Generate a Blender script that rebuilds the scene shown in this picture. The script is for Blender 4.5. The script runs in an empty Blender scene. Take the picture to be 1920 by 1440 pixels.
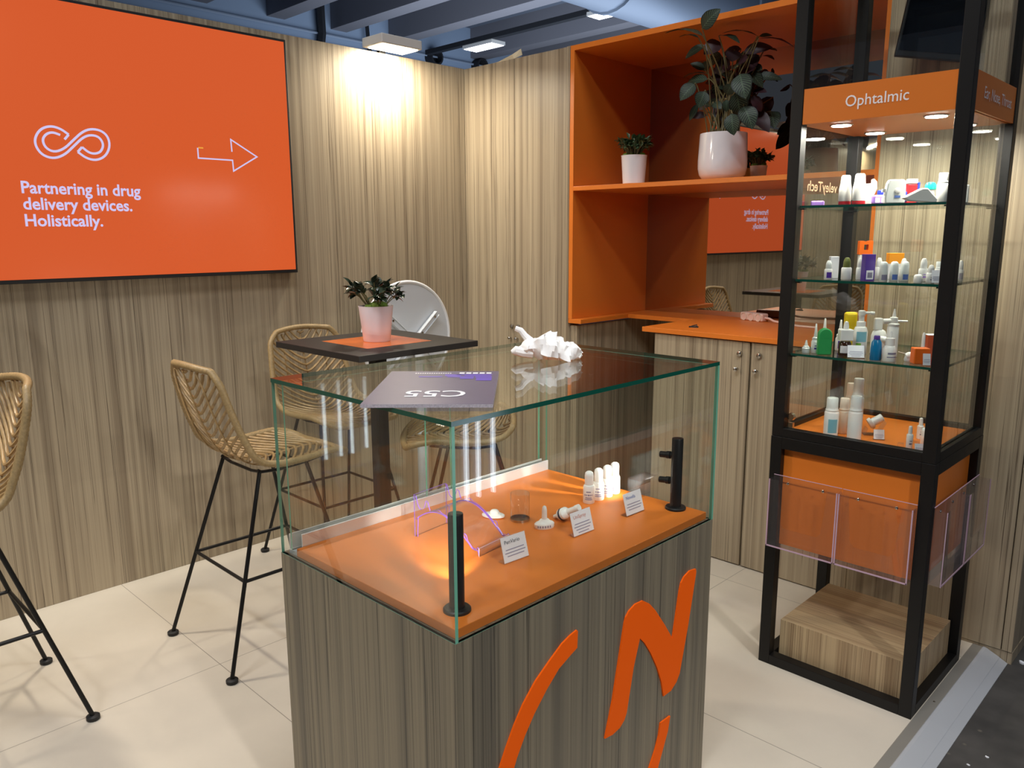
import bpy, math, random
from mathutils import Vector, Matrix
random.seed(7)
S = bpy.context.scene
COL = S.collection
PI = math.pi

# ------------------------------------------------------------------ camera
cam_d = bpy.data.cameras.new('camera')
cam = bpy.data.objects.new('camera', cam_d)
COL.objects.link(cam)
F_PX = 1484.57
cam_d.sensor_fit = 'HORIZONTAL'
cam_d.sensor_width = 36.0
cam_d.lens = F_PX / 1920 * 36.0
cam_d.clip_end = 200
yaw, pitch, roll = math.radians(44.474), math.radians(10.727), math.radians(-0.249)
fw = Vector((-math.sin(yaw) * math.cos(pitch), math.cos(yaw) * math.cos(pitch), -math.sin(pitch)))
rt = Vector((math.cos(yaw), math.sin(yaw), 0))
up = rt.cross(fw)
r2 = math.cos(roll) * rt + math.sin(roll) * up
u2 = -math.sin(roll) * rt + math.cos(roll) * up
M = Matrix.Identity(4)
for i in range(3):
    M[i][0], M[i][1], M[i][2] = r2[i], u2[i], -fw[i]
M.translation = Vector((3.6179, -3.2951, 1.5525))
cam.matrix_world = M
S.camera = cam

# ------------------------------------------------------------------ view, world, large lights
S.view_settings.view_transform = 'Standard'
S.view_settings.look = 'None'
S.view_settings.gamma = 1
S.view_settings.use_curve_mapping = False
S.view_settings.exposure = 0.0
S.cycles.use_denoising = True
S.cycles.max_bounces = 12
S.cycles.transparent_max_bounces = 48
S.cycles.glossy_bounces = 6
S.cycles.caustics_refractive = False
S.cycles.caustics_reflective = False
S.cycles.sample_clamp_indirect = 6.0
W = bpy.data.worlds.new('hall_ambient')
S.world = W
W.use_nodes = True
W.node_tree.nodes['Background'].inputs[0].default_value = (0.62, 0.74, 1.0, 1)
W.node_tree.nodes['Background'].inputs[1].default_value = 0.07


def area(name, loc, target, sx, sy, power, color):
    l = bpy.data.lights.new(name, 'AREA')
    l.shape = 'RECTANGLE'
    l.size, l.size_y, l.energy, l.color = sx, sy, power, color
    o = bpy.data.objects.new(name, l)
    COL.objects.link(o)
    o.location = loc
    o.rotation_euler = (Vector(target) - Vector(loc)).to_track_quat('-Z', 'Y').to_euler()
    return o


WARM = (1.0, 0.91, 0.75)
COOL = (0.93, 0.96, 1.0)
# hall lamps high above the aisle, plus one added fill
area('hall_area_light', (3.6, -2.3, 6.9), (3.4, -2.2, 0), 2.4, 0.5, 120, COOL)
area('hall_area_light', (2.6, -6.4, 7.4), (2.2, -0.8, 1.2), 2.4, 0.5, 240, COOL)
area('hall_area_light', (8.2, -2.6, 7.0), (2.6, -2.0, 0.8), 2.4, 0.5, 50, COOL)  # unseen fill added to brighten the counter's emblem side
# added unseen spot that brightens the counter's right face and nearby floor
sl = bpy.data.lights.new('counter_fill_spot', 'SPOT')
sl.energy, sl.color, sl.spot_size, sl.spot_blend, sl.shadow_soft_size = 330, (1.0, 0.97, 0.93), math.radians(48), 0.8, 0.12
so_ = bpy.data.objects.new('counter_fill_spot', sl)
COL.objects.link(so_)
so_.location = (6.0, -3.0, 3.4)
so_.rotation_euler = (Vector((2.5, -1.9, 0.25)) - so_.location).to_track_quat('-Z', 'Y').to_euler()
# unseen upward fill, added to lift the dark hall ceiling and beams
area('ceiling_fill', (-10.0, 13.0, 3.6), (-10.5, 13.5, 8.6), 10.0, 8.0, 800, (0.74, 0.85, 1.0))
# LED floodlights clamped along the top of the screen wall
FLOODS = [(0.130, -0.585, 2.535, 27), (0.150, -2.62, 2.535, 30), (0.150, -4.6, 2.535, 24)]
for (fx, fy, fz, fe) in FLOODS:
    area('floodlight_light', (fx, fy, fz - 0.035), (fx + (-0.40 if fy > -1 else 0.9), fy, 0), 0.10, 0.20, fe, WARM)

# ------------------------------------------------------------------ helpers
def s2l(c):
    return tuple(((v / 255) / 12.92 if v / 255 <= 0.04045 else ((v / 255 + 0.055) / 1.055) ** 2.4) for v in c) + (1,)


MATS = {}


def mat(name, rgb, rough=0.5, metal=0.0, spec=0.5, emit=None, estr=1.0, trans=0.0, coat=0.0, sss=0.0, lin=False, noise=0.0, nscale=30, bump=0.0):
    m = bpy.data.materials.new(name)
    m.use_nodes = True
    nt = m.node_tree
    b = nt.nodes['Principled BSDF']
    c = rgb + (1,) if lin else s2l(rgb)
    b.inputs['Base Color'].default_value = c
    b.inputs['Roughness'].default_value = rough
    b.inputs['Metallic'].default_value = metal
    b.inputs['Specular IOR Level'].default_value = spec
    b.inputs['Coat Weight'].default_value = coat
    b.inputs['Transmission Weight'].default_value = trans
    if emit:
        b.inputs['Emission Color'].default_value = s2l(emit)
        b.inputs['Emission Strength'].default_value = estr
    if noise or bump:
        tc = nt.nodes.new('ShaderNodeTexCoord')
        n = nt.nodes.new('ShaderNodeTexNoise')
        n.inputs['Scale'].default_value = nscale
        n.inputs['Detail'].default_value = 4
        nt.links.new(tc.outputs['Object'], n.inputs['Vector'])
        if noise:
            hsv = nt.nodes.new('ShaderNodeHueSaturation')
            hsv.inputs['Color'].default_value = c
            mr = nt.nodes.new('ShaderNodeMapRange')
            mr.inputs[1].default_value, mr.inputs[2].default_value = 0.3, 0.7
            mr.inputs[3].default_value, mr.inputs[4].default_value = 1 - noise, 1 + noise
            nt.links.new(n.outputs['Fac'], mr.inputs[0])
            nt.links.new(mr.outputs[0], hsv.inputs['Value'])
            nt.links.new(hsv.outputs[0], b.inputs['Base Color'])
        if bump:
            bp = nt.nodes.new('ShaderNodeBump')
            bp.inputs['Strength'].default_value = bump
            bp.inputs['Distance'].default_value = 0.002
            nt.links.new(n.outputs['Fac'], bp.inputs['Height'])
            nt.links.new(bp.outputs[0], b.inputs['Normal'])
    MATS[name] = m
    return m


def glass_mat(name, tint=(0.97, 0.985, 0.975), f0=0.045, rough=0.0, haze=0.0):
    """thin clear sheet: transmitted light plus a reflection that grows towards grazing angles"""
    m = bpy.data.materials.new(name)
    m.use_nodes = True
    nt = m.node_tree
    N, L = nt.nodes, nt.links
    N.clear()
    out = N.new('ShaderNodeOutputMaterial')
    tr = N.new('ShaderNodeBsdfTransparent')
    tr.inputs[0].default_value = tint + (1,)
    gl = N.new('ShaderNodeBsdfGlossy')
    gl.inputs['Roughness'].default_value = rough
    lw = N.new('ShaderNodeLayerWeight')
    lw.inputs['Blend'].default_value = 0.5
    p = N.new('ShaderNodeMath'); p.operation = 'POWER'; p.inputs[1].default_value = 5
    a = N.new('ShaderNodeMath'); a.operation = 'MULTIPLY_ADD'; a.inputs[1].default_value = 1 - f0; a.inputs[2].default_value = f0
    L.new(lw.outputs['Facing'], p.inputs[0]); L.new(p.outputs[0], a.inputs[0])
    mx = N.new('ShaderNodeMixShader')
    L.new(a.outputs[0], mx.inputs[0]); L.new(tr.outputs[0], mx.inputs[1]); L.new(gl.outputs[0], mx.inputs[2])
    last = mx
    if haze:
        df = N.new('ShaderNodeBsdfDiffuse')
        df.inputs[0].default_value = (0.8, 0.8, 0.85, 1)
        m2 = N.new('ShaderNodeMixShader'); m2.inputs[0].default_value = haze
        L.new(mx.outputs[0], m2.inputs[1]); L.new(df.outputs[0], m2.inputs[2])
        last = m2
    L.new(last.outputs[0], out.inputs[0])
    MATS[name] = m
    return m


def wood_mat(name, light, mid, dark, seed=0.0, contrast=1.0):
    """zebrano-like laminate: stripes run vertically on upright faces, along x on flat ones"""
    m = bpy.data.materials.new(name)
    m.use_nodes = True
    nt = m.node_tree
    N, L = nt.nodes, nt.links
    b = N['Principled BSDF']
    b.inputs['Roughness'].default_value = 0.42
    b.inputs['Specular IOR Level'].default_value = 0.35
    g = N.new('ShaderNodeNewGeometry')
    sp = N.new('ShaderNodeSeparateXYZ'); L.new(g.outputs['Position'], sp.inputs[0])
    sn = N.new('ShaderNodeSeparateXYZ'); L.new(g.outputs['True Normal'], sn.inputs[0])

    def mth(op, a, bb=None, c=None):
        n = N.new('ShaderNodeMath'); n.operation = op
        for i, v in enumerate((a, bb, c)):
            if v is None: continue
            if isinstance(v, (int, float)): n.inputs[i].default_value = v
            else: L.new(v, n.inputs[i])
        return n.outputs[0]

    ax = mth('GREATER_THAN', mth('ABSOLUTE', sn.outputs[0]), 0.5)
    az = mth('GREATER_THAN', mth('ABSOLUTE', sn.outputs[2]), 0.5)
    usey = mth('MAXIMUM', ax, az)
    dxy = mth('SUBTRACT', sp.outputs[1], sp.outputs[0])
    u = mth('MULTIPLY_ADD', usey, dxy, sp.outputs[0])
    dzx = mth('SUBTRACT', sp.outputs[0], sp.outputs[2])
    v = mth('MULTIPLY_ADD', az, dzx, sp.outputs[2])
    u = mth('ADD', u, mth('MULTIPLY', ax, 3.7 + seed))
    vec = N.new('ShaderNodeCombineXYZ')
    L.new(u, vec.inputs[0]); L.new(mth('MULTIPLY', v, 0.0035), vec.inputs[1]); vec.inputs[2].default_value = seed

    def noise(scale, detail, rough=0.5, dist=0.0):
        n = N.new('ShaderNodeTexNoise')
        n.inputs['Scale'].default_value = scale; n.inputs['Detail'].default_value = detail
        n.inputs['Roughness'].default_value = rough; n.inputs['Distortion'].default_value = dist
        L.new(vec.outputs[0], n.inputs['Vector'])
        return n.outputs['Fac']

    def ramp(f, pts):
        r = N.new('ShaderNodeValToRGB')
        e = r.color_ramp.elements
        while len(e) < len(pts): e.new(0.5)
        for i, (p, c) in enumerate(pts):
            e[i].position = p; e[i].color = c if len(c) == 4 else s2l(c)
        L.new(f, r.inputs[0])
        return r.outputs[0]

    base = ramp(noise(14, 3, 0.55), [(0.32, mid), (0.50, light), (0.66, mid)])
    k = contrast
    lines = ramp(noise(58, 4, 0.62), [(0.385, (0, 0, 0, 1)), (0.418, (.95 * k, .95 * k, .95 * k, 1)), (0.428, (.1, .1, .1, 1)), (0.47, (0, 0, 0, 1)), (0.575, (0, 0, 0, 1)), (0.60, (.6 * k, .6 * k, .6 * k, 1)), (0.61, (.15, .15, .15, 1)), (0.66, (0, 0, 0, 1))])
    fine = ramp(noise(150, 3, 0.7), [(0.35, (.88, .88, .88, 1)), (0.65, (1.05, 1.05, 1.05, 1))])
    mx = N.new('ShaderNodeMix'); mx.data_type = 'RGBA'
    L.new(lines, mx.inputs[0]); L.new(base, mx.inputs[6]); mx.inputs[7].default_value = s2l(dark)
    mu = N.new('ShaderNodeMix'); mu.data_type = 'RGBA'; mu.blend_type = 'MULTIPLY'; mu.inputs[0].default_value = 1
    L.new(mx.outputs[2], mu.inputs[6]); L.new(fine, mu.inputs[7])
    L.new(mu.outputs[2], b.inputs['Base Color'])
    MATS[name] = m
    return m


wood_mat('wood_warm', (176, 160, 134), (140, 124, 102), (84, 69, 54), 0.0)
wood_mat('wood_plinth', (188, 164, 128), (160, 134, 102), (112, 88, 64), 1.3)
wood_mat('wood_grey', (134, 124, 104), (104, 97, 84), (54, 50, 44), 2.1)
mat('orange', (220, 120, 40), 0.38, spec=0.4)
mat('orange_gloss', (222, 112, 40), 0.16, spec=0.5)
mat('orange_logo', (1.0, 0.13, 0.004), 0.7, spec=0.1, lin=True, emit=None)
mat('black_metal', (16, 15, 15), 0.42, spec=0.35)
mat('black_matte', (20, 20, 22), 0.6)
mat('black_top', (36, 33, 32), 0.5, spec=0.35)
mat('aluminium', (228, 229, 232), 0.4, metal=0.45)
mat('ramp_metal', (188, 190, 194), 0.5, metal=0.25)
mat('ramp_top', (150, 146, 138), 0.55, metal=0.4)
mat('steel', (190, 185, 178), 0.18, metal=1.0)
mat('mirror', (196, 190, 180), 0.015, metal=1.0)
mat('edge_green', (14, 78, 64), 0.12, spec=0.8)
mat('edge_light', (110, 176, 150), 0.2, spec=0.6)
mat('white_plastic', (240, 239, 234), 0.32)
mat('milky_plastic', (226, 230, 226), 0.3)
mat('cream_plastic', (232, 218, 200), 0.4)
mat('pink_plastic', (236, 208, 196), 0.4)
mat('red_plastic', (196, 36, 44), 0.35)
mat('green_plastic', (44, 160, 84), 0.4)
mat('blue_plastic', (10, 118, 170), 0.22)
mat('royal_plastic', (50, 70, 200), 0.3)
mat('teal_plastic', (24, 166, 150), 0.35)
mat('purple_plastic', (84, 52, 150), 0.35)
mat('lilac_plastic', (170, 130, 220), 0.35)
mat('yellow_plastic', (236, 204, 20), 0.4)
mat('amber_plastic', (250, 160, 30), 0.4)
mat('olive_plastic', (104, 112, 44), 0.4)
mat('brown_glass', (56, 30, 18), 0.12, spec=0.7)
mat('orange_plastic', (244, 112, 24), 0.4)
mat('brick_card', (206, 88, 48), 0.55)
mat('paper', (236, 236, 240), 0.6)
mat('label_grey', (132, 128, 150), 0.6)
mat('label_blue', (80, 110, 180), 0.5)
mat('label_purple', (76, 40, 150), 0.5)
mat('label_teal', (130, 190, 205), 0.5)
mat('label_green', (130, 190, 60), 0.5)
mat('label_lavender', (178, 172, 186), 0.6)
mat('ink', (44, 42, 60), 0.6)
mat('ink_soft', (150, 146, 168), 0.6)
mat('ink_orange', (205, 130, 110), 0.6)
mat('pot_white', (236, 232, 234), 0.12, spec=0.6, coat=0.3)
mat('pot_matte', (228, 222, 232), 0.35)
mat('soil', (50, 40, 30), 0.9)
mat('moss', (96, 120, 40), 0.9, noise=0.35, nscale=60, bump=0.6)
mat('leaf_dark', (46, 58, 44), 0.28, noise=0.25, nscale=25)
mat('leaf_fresh', (66, 86, 58), 0.35, noise=0.3, nscale=25)
mat('leaf_under', (50, 28, 34), 0.45)
mat('stem', (106, 96, 58), 0.6)
mat('rattan', (158, 130, 88), 0.42, noise=0.22, nscale=40)
mat('rattan_rim', (150, 126, 86), 0.5, noise=0.18, nscale=120, bump=0.3)
mat('plaque', (92, 84, 112), 0.38, noise=0.04, nscale=40)
mat('plaque_purple', (100, 74, 190), 0.4)
mat('plaque_edge', (180, 172, 182), 0.45, noise=0.2, nscale=300)
mat('white_ink', (244, 244, 248), 0.5)
mat('white_vinyl', (246, 240, 240), 0.5)
mat('brown_vinyl', (190, 150, 120), 0.5)
mat('tissue', (252, 249, 246), 0.7)
mat('table_white', (206, 210, 214), 0.4)
mat('table_rim', (236, 236, 236), 0.3)
mat('hall_wall', (150, 168, 192), 0.9)
mat('hall_ceiling', (104, 112, 126), 0.95)
mat('hall_beam', (122, 121, 128), 0.9)
mat('duct', (120, 132, 150), 0.45, metal=0.4)
mat('cable_black', (26, 28, 34), 0.7)
mat('pipe_paint', (150, 164, 184), 0.6)
mat('lamp_body', (206, 204, 200), 0.5)
mat('lamp_face', (255, 250, 240), 0.5, emit=(255, 244, 222), estr=9)
mat('tube_face', (255, 255, 255), 0.5, emit=(236, 240, 255), estr=6)
mat('led_face', (255, 255, 255), 0.5, emit=(255, 246, 232), estr=22)
mat('neon_face', (255, 255, 255), 0.5, emit=(225, 240, 255), estr=9)
mat('screen_orange', (16, 8, 5), 0.16, spec=0.5, emit=(212, 90, 44), estr=1.0)
mat('screen_ink', (20, 20, 24), 0.3, emit=(206, 198, 238), estr=1.0)
mat('screen_tip', (20, 20, 24), 0.3, emit=(236, 160, 60), estr=1.0)
mat('screen_black', (12, 14, 20), 0.08, spec=0.6)
mat('film', (214, 196, 160), 0.6)
mat('dark_board', (30, 28, 28), 0.5)
glass_mat('glass')
glass_mat('glass_top', (0.95, 0.975, 0.96), 0.05)
glass_mat('acrylic', (0.975, 0.965, 0.98), 0.05, 0.02, haze=0.012)
glass_mat('clear_solid', (0.98, 0.98, 0.98), 0.11, 0.0, haze=0.01)
glass_mat('acrylic_clear', (0.98, 0.98, 0.985), 0.05, 0.0, haze=0.006)
mat('acrylic_edge', (190, 160, 178), 0.2, spec=0.7)
mat('purple_edge', (140, 96, 220), 0.2, spec=0.7, emit=(120, 84, 200), estr=0.0)


def floor_mat():
    m = bpy.data.materials.new('floor_tile')
    m.use_nodes = True
    nt = m.node_tree; N, L = nt.nodes, nt.links
    b = N['Principled BSDF']
    b.inputs['Roughness'].default_value = 0.34
    b.inputs['Specular IOR Level'].default_value = 0.4
    g = N.new('ShaderNodeNewGeometry')
    mp = N.new('ShaderNodeMapping'); mp.inputs['Location'].default_value = (-0.0, 2.143, 0)
    L.new(g.outputs['Position'], mp.inputs[0])
    br = N.new('ShaderNodeTexBrick')
    br.offset = 0.0; br.squash = 1.0
    br.inputs['Scale'].default_value = 1.0
    br.inputs['Brick Width'].default_value = 0.972
    br.inputs['Row Height'].default_value = 0.972
    br.inputs['Mortar Size'].default_value = 0.0016
    br.inputs['Mortar Smooth'].default_value = 0.2
    br.inputs['Color1'].default_value = s2l((210, 200, 184)); br.inputs['Color2'].default_value = s2l((207, 197, 181))
    br.inputs['Mortar'].default_value = s2l((150, 142, 130))
    L.new(mp.outputs[0], br.inputs['Vector'])
    n = N.new('ShaderNodeTexNoise'); n.inputs['Scale'].default_value = 2.2; n.inputs['Detail'].default_value = 6; n.inputs['Roughness'].default_value = 0.65
    L.new(g.outputs['Position'], n.inputs['Vector'])
    mr = N.new('ShaderNodeMapRange'); mr.inputs[1].default_value = .3; mr.inputs[2].default_value = .7; mr.inputs[3].default_value = .94; mr.inputs[4].default_value = 1.04
    L.new(n.outputs['Fac'], mr.inputs[0])
    h = N.new('ShaderNodeHueSaturation'); L.new(br.outputs['Color'], h.inputs['Color']); L.new(mr.outputs[0], h.inputs['Value'])
    L.new(h.outputs[0], b.inputs['Base Color'])
    MATS['floor_tile'] = m


floor_mat()


def asphalt_mat():
    m = mat('asphalt', (66, 63, 60), 0.85, noise=0.28, nscale=9, bump=0.8)
    nt = m.node_tree; N, L = nt.nodes, nt.links
    v = N.new('ShaderNodeTexVoronoi'); v.inputs['Scale'].default_value = 10
    g = N.new('ShaderNodeNewGeometry'); L.new(g.outputs['Position'], v.inputs['Vector'])
    r = N.new('ShaderNodeValToRGB'); r.color_ramp.elements[0].position = 0.05; r.color_ramp.elements[0].color = (1, 1, 1, 1)
    r.color_ramp.elements[1].position = 0.09; r.color_ramp.elements[1].color = (0, 0, 0, 1)
    L.new(v.outputs['Distance'], r.inputs[0])
    b = N['Principled BSDF']
    src = b.inputs['Base Color'].links[0].from_socket
    mx = N.new('ShaderNodeMix'); mx.data_type = 'RGBA'
    L.new(r.outputs[0], mx.inputs[0]); L.new(src, mx.inputs[6]); mx.inputs[7].default_value = s2l((96, 90, 80))
    L.new(mx.outputs[2], b.inputs['Base Color'])


asphalt_mat()


def calathea_mat():
    m = bpy.data.materials.new('leaf_striped')
    m.use_nodes = True
    nt = m.node_tree; N, L = nt.nodes, nt.links
    b = N['Principled BSDF']; b.inputs['Roughness'].default_value = 0.5; b.inputs['Specular IOR Level'].default_value = 0.3
    uv = N.new('ShaderNodeUVMap')
    sp = N.new('ShaderNodeSeparateXYZ'); L.new(uv.outputs[0], sp.inputs[0])

    def mth(op, a, bb=None, c=None):
        n = N.new('ShaderNodeMath'); n.operation = op
        for i, v in enumerate((a, bb, c)):
            if v is None: continue
            if isinstance(v, (int, float)): n.inputs[i].default_value = v
            else: L.new(v, n.inputs[i])
        return n.outputs[0]
    au = mth('ABSOLUTE', sp.outputs[0])
    ph = mth('MULTIPLY_ADD', au, -0.30, sp.outputs[1])
    s = mth('SINE', mth('MULTIPLY', ph, 62))
    f = mth('MULTIPLY_ADD', s, 0.5, 0.5)
    f = mth('MULTIPLY', f, mth('LESS_THAN', au, 0.86))
    rib = mth('LESS_THAN', au, 0.07)
    f = mth('MAXIMUM', f, rib)
    r = N.new('ShaderNodeValToRGB')
    r.color_ramp.elements[0].position = 0.35; r.color_ramp.elements[0].color = s2l((26, 34, 27))
    r.color_ramp.elements[1].position = 0.95; r.color_ramp.elements[1].color = s2l((66, 82, 62))
    L.new(f, r.inputs[0]); L.new(r.outputs[0], b.inputs['Base Color'])
    MATS['leaf_striped'] = m


calathea_mat()


class MB:
    """collects shapes in the coordinates of the thing and links them as ONE mesh object"""

    def __init__(self, off=(0, 0, 0)):
        self.v, self.f, self.fm, self.uv = [], [], [], {}
        self.off = Vector(off)
        self.x = Matrix.Identity(4)

    def add(self, vs, fs, m=0):
        n = len(self.v)
        self.v += [tuple((self.x @ Vector(p)) - self.off) for p in vs]
        self.f += [tuple(i + n for i in f) for f in fs]
        self.fm += ([m] * len(fs) if isinstance(m, int) else list(m))
        return self

    def box(self, x0, x1, y0, y1, z0, z1, m=0, edge=None, thin=None):
        """edge: material index for the narrow faces of a sheet whose normal axis is thin (0,1,2)"""
        vs = [(x, y, z) for z in (z0, z1) for y in (y0, y1) for x in (x0, x1)]
        fs = [(0, 2, 3, 1), (4, 5, 7, 6), (0, 1, 5, 4), (2, 6, 7, 3), (0, 4, 6, 2), (1, 3, 7, 5)]
        ms = [m] * 6
        if edge is not None:
            axes = [2, 2, 1, 1, 0, 0]
            ms = [m if a == thin else edge for a in axes]
        return self.add(vs, fs, ms)

    def prism(self, poly, P, t, m=0, side=None):
        """poly: 2D outline, P(a, b, d): point at depth d; caps as n-gons"""
        n = len(poly)
        vs = [P(a, b, 0) for a, b in poly] + [P(a, b, t) for a, b in poly]
        fs = [tuple(range(n - 1, -1, -1)), tuple(range(n, 2 * n))] + [(i, (i + 1) % n, n + (i + 1) % n, n + i) for i in range(n)]
        return self.add(vs, fs, [m, m] + [m if side is None else side] * n)

    def lathe(self, prof, c=(0, 0, 0), seg=20, m=0, X=None, sx=1.0, sy=1.0):
        """prof: (r, z) list or (r, z, mat)"""
        vs, fs, ms = [], [], []
        X = X or Matrix.Identity(3)
        c = Vector(c)
        for p in prof:
            for k in range(seg):
                a = 2 * PI * k / seg
                vs.append(tuple(c + X @ Vector((p[0] * sx * math.cos(a), p[0] * sy * math.sin(a), p[1]))))
        for i in range(len(prof) - 1):
            for k in range(seg):
                k2 = (k + 1) % seg
                fs.append((i * seg + k, i * seg + k2, (i + 1) * seg + k2, (i + 1) * seg + k))
                ms.append(m)
        fs.append(tuple(range(seg - 1, -1, -1))); ms.append(m)
        l = (len(prof) - 1) * seg
        fs.append(tuple(range(l, l + seg))); ms.append(m)
        return self.add(vs, fs, ms)

    def cyl(self, a, b, r, seg=14, m=0, r2=None):
        a, b = Vector(a), Vector(b)
        d = b - a
        q = d.to_track_quat('Z', 'Y').to_matrix()
        return self.lathe([(r, 0), (r if r2 is None else r2, d.length)], a, seg, m, q)

    def tube(self, pts, r, seg=6, m=0, closed=False):
        pts = [Vector(p) for p in pts]
        n = len(pts)
        vs, fs = [], []
        ref = None
        for i, p in enumerate(pts):
            a = pts[(i - 1) % n] if closed or i > 0 else p
            b = pts[(i + 1) % n] if closed or i < n - 1 else p
            t = (b - a)
            if t.length < 1e-9: t = Vector((0, 0, 1))
            t.normalize()
            if ref is None:
                ref = t.orthogonal().normalized()
            ref = (ref - t * ref.dot(t))
            if ref.length < 1e-6: ref = t.orthogonal()
            ref.normalize()
            bi = t.cross(ref)
            rr = r(i, n) if callable(r) else r
            for k in range(seg):
                an = 2 * PI * k / seg
                vs.append(tuple(p + rr * (math.cos(an) * ref + math.sin(an) * bi)))
        for i in range(n if closed else n - 1):
            j = (i + 1) % n
            for k in range(seg):
                k2 = (k + 1) % seg
                fs.append((i * seg + k, i * seg + k2, j * seg + k2, j * seg + k))
        if not closed:
            fs.append(tuple(range(seg - 1, -1, -1))); fs.append(tuple(range((n - 1) * seg, n * seg)))
        return self.add(vs, fs, m)

    def obj(self, name, mats, parent=None, smooth=None, bevel=0, segs=2):
        off = Vector((0, 0, 0))
        if parent is None and self.v:
            lo = [min(p[i] for p in self.v) for i in range(3)]; hi = [max(p[i] for p in self.v) for i in range(3)]
            off = Vector(((lo[0] + hi[0]) / 2, (lo[1] + hi[1]) / 2, lo[2]))
        me = bpy.data.meshes.new(name)
        me.from_pydata([tuple(Vector(p) - off) for p in self.v], [], self.f)
        for mm in (mats if isinstance(mats, (list, tuple)) else [mats]):
            me.materials.append(MATS[mm])
        me.polygons.foreach_set('material_index', self.fm)
        if self.uv:
            ul = me.uv_layers.new(name='uv')
            for lp in me.loops:
                ul.data[lp.index].uv = self.uv.get(lp.vertex_index, (0, 0))
        me.update()
        o = bpy.data.objects.new(name, me)
        COL.objects.link(o)
        if parent is not None: o.parent = parent
        else: o.location = off
        if smooth is not None:
            me.polygons.foreach_set('use_smooth', [True] * len(me.polygons))
            me.set_sharp_from_angle(angle=math.radians(smooth))
        if bevel:
            b = o.modifiers.new('bevel', 'BEVEL'); b.width = bevel; b.segments = segs; b.limit_method = 'ANGLE'; b.angle_limit = math.radians(40)
        return o


def thing(name, label, cat, loc=(0, 0, 0), rz=0.0, group=None):
    o = bpy.data.objects.new(name, None)
    o.empty_display_size = 0.1
    COL.objects.link(o)
    o.location = loc
    o.rotation_euler = (0, 0, rz)
    return tag(o, label, cat, group)


def tag(o, label, cat, group=None):
    o['label'] = label; o['category'] = cat
    if group: o['group'] = group
    return o


def struct(o):
    o['kind'] = 'structure'
    return o


def dup(root, loc, rz, label):
    r = root.copy(); COL.objects.link(r); r.location = loc; r.rotation_euler = (0, 0, rz); r['label'] = label
    for ch in list(root.children):
        c = ch.copy(); COL.objects.link(c); c.parent = r
        for g in list(ch.children):
            d = g.copy(); COL.objects.link(d); d.parent = c
    return r


_fc = {}


def text_mesh(s, bold=0.0, spacing=1.0):
    cu = bpy.data.curves.new('lettering_source', 'FONT')
    cu.body = s; cu.offset = bold; cu.resolution_u = 3; cu.space_character = spacing
    o = bpy.data.objects.new('lettering_source', cu)
    COL.objects.link(o)
    dg = bpy.context.evaluated_depsgraph_get()
    me = bpy.data.meshes.new_from_object(o.evaluated_get(dg))
    vs = [tuple(v.co) for v in me.vertices]; fs = [tuple(p.vertices) for p in me.polygons]
    bpy.data.objects.remove(o); bpy.data.curves.remove(cu); bpy.data.meshes.remove(me)
    return vs, fs


def put_text(mb, s, org, xd, yd, width=None, height=None, m=0, bold=0.0, lift=0.0012, squash=1.0, spacing=1.0):
    """flat letters whose lower left corner is org; height is the cap height"""
    vs, fs = text_mesh(s, bold, spacing)
    x0 = min(v[0] for v in vs); x1 = max(v[0] for v in vs)
    xd, yd = Vector(xd).normalized(), Vector(yd).normalized()
    nrm = xd.cross(yd)
    cap = 0.70
    sc = width / (x1 - x0) if width else height / cap
    sy = (height / cap) if height else sc
    org = Vector(org) + nrm * lift
    mb.add([tuple(org + xd * (v[0] - x0) * sc + yd * v[1] * sy) for v in vs], fs, m)


def empty_pts(n):
    return [i / (n - 1) for i in range(n)]


# ------------------------------------------------------------------ structure
PL = 0.034
mb = MB(); mb.box(-0.06, 2.917, -6.0, 0.9, -0.036, 0); struct(mb.obj('floor', ['floor_tile']))
mb = MB(); mb.box(-18.3, 14, -30, 34, -0.10, -0.036); struct(mb.obj('floor_hall', ['asphalt']))
# aluminium ramp profile at the platform edge
mb = MB()
pr = [(2.9175, 0.0015), (2.950, 0.0015), (2.953, 0.0035), (2.962, 0.002), (3.008, -0.019), (3.010, -0.021), (3.036, -0.034), (3.036, -0.036), (2.9175, -0.036)]
mb.prism(pr, lambda a, b, d: (a, -6.0 + d, b), 5.937)
mb.fm = [0] * len(mb.fm); mb.fm[2] = 1
for k in range(7):
    y = -5.6 + k * 0.82
    mb.lathe([(0.004, 0), (0.003, 0.0015)], (2.935, y + 0.10, 0.0015), 8, 2)
struct(mb.obj('trim_1', ['ramp_metal', 'ramp_top', 'steel']))
mb = MB(); mb.box(-0.06, 0, -6.0, 0.0, 0, 2.5); struct(mb.obj('wall_left', ['wood_warm']))
# back wall: core behind the cupboard doors and inside the recess under the worktop
mb = MB()
mb.box(-0.06, 0.812, 0.02, 0.09, 0, 2.5)
mb.box(0.790, 0.812, 0.0, 0.02, 0, 2.5)
mb.box(0.812, 0.86, 0.02, 0.80, 0, 1.06)
mb.box(0.86, 1.40, 0.80, 0.84, 0, 1.06)
struct(mb.obj('wall_back', ['wood_warm']))


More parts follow.
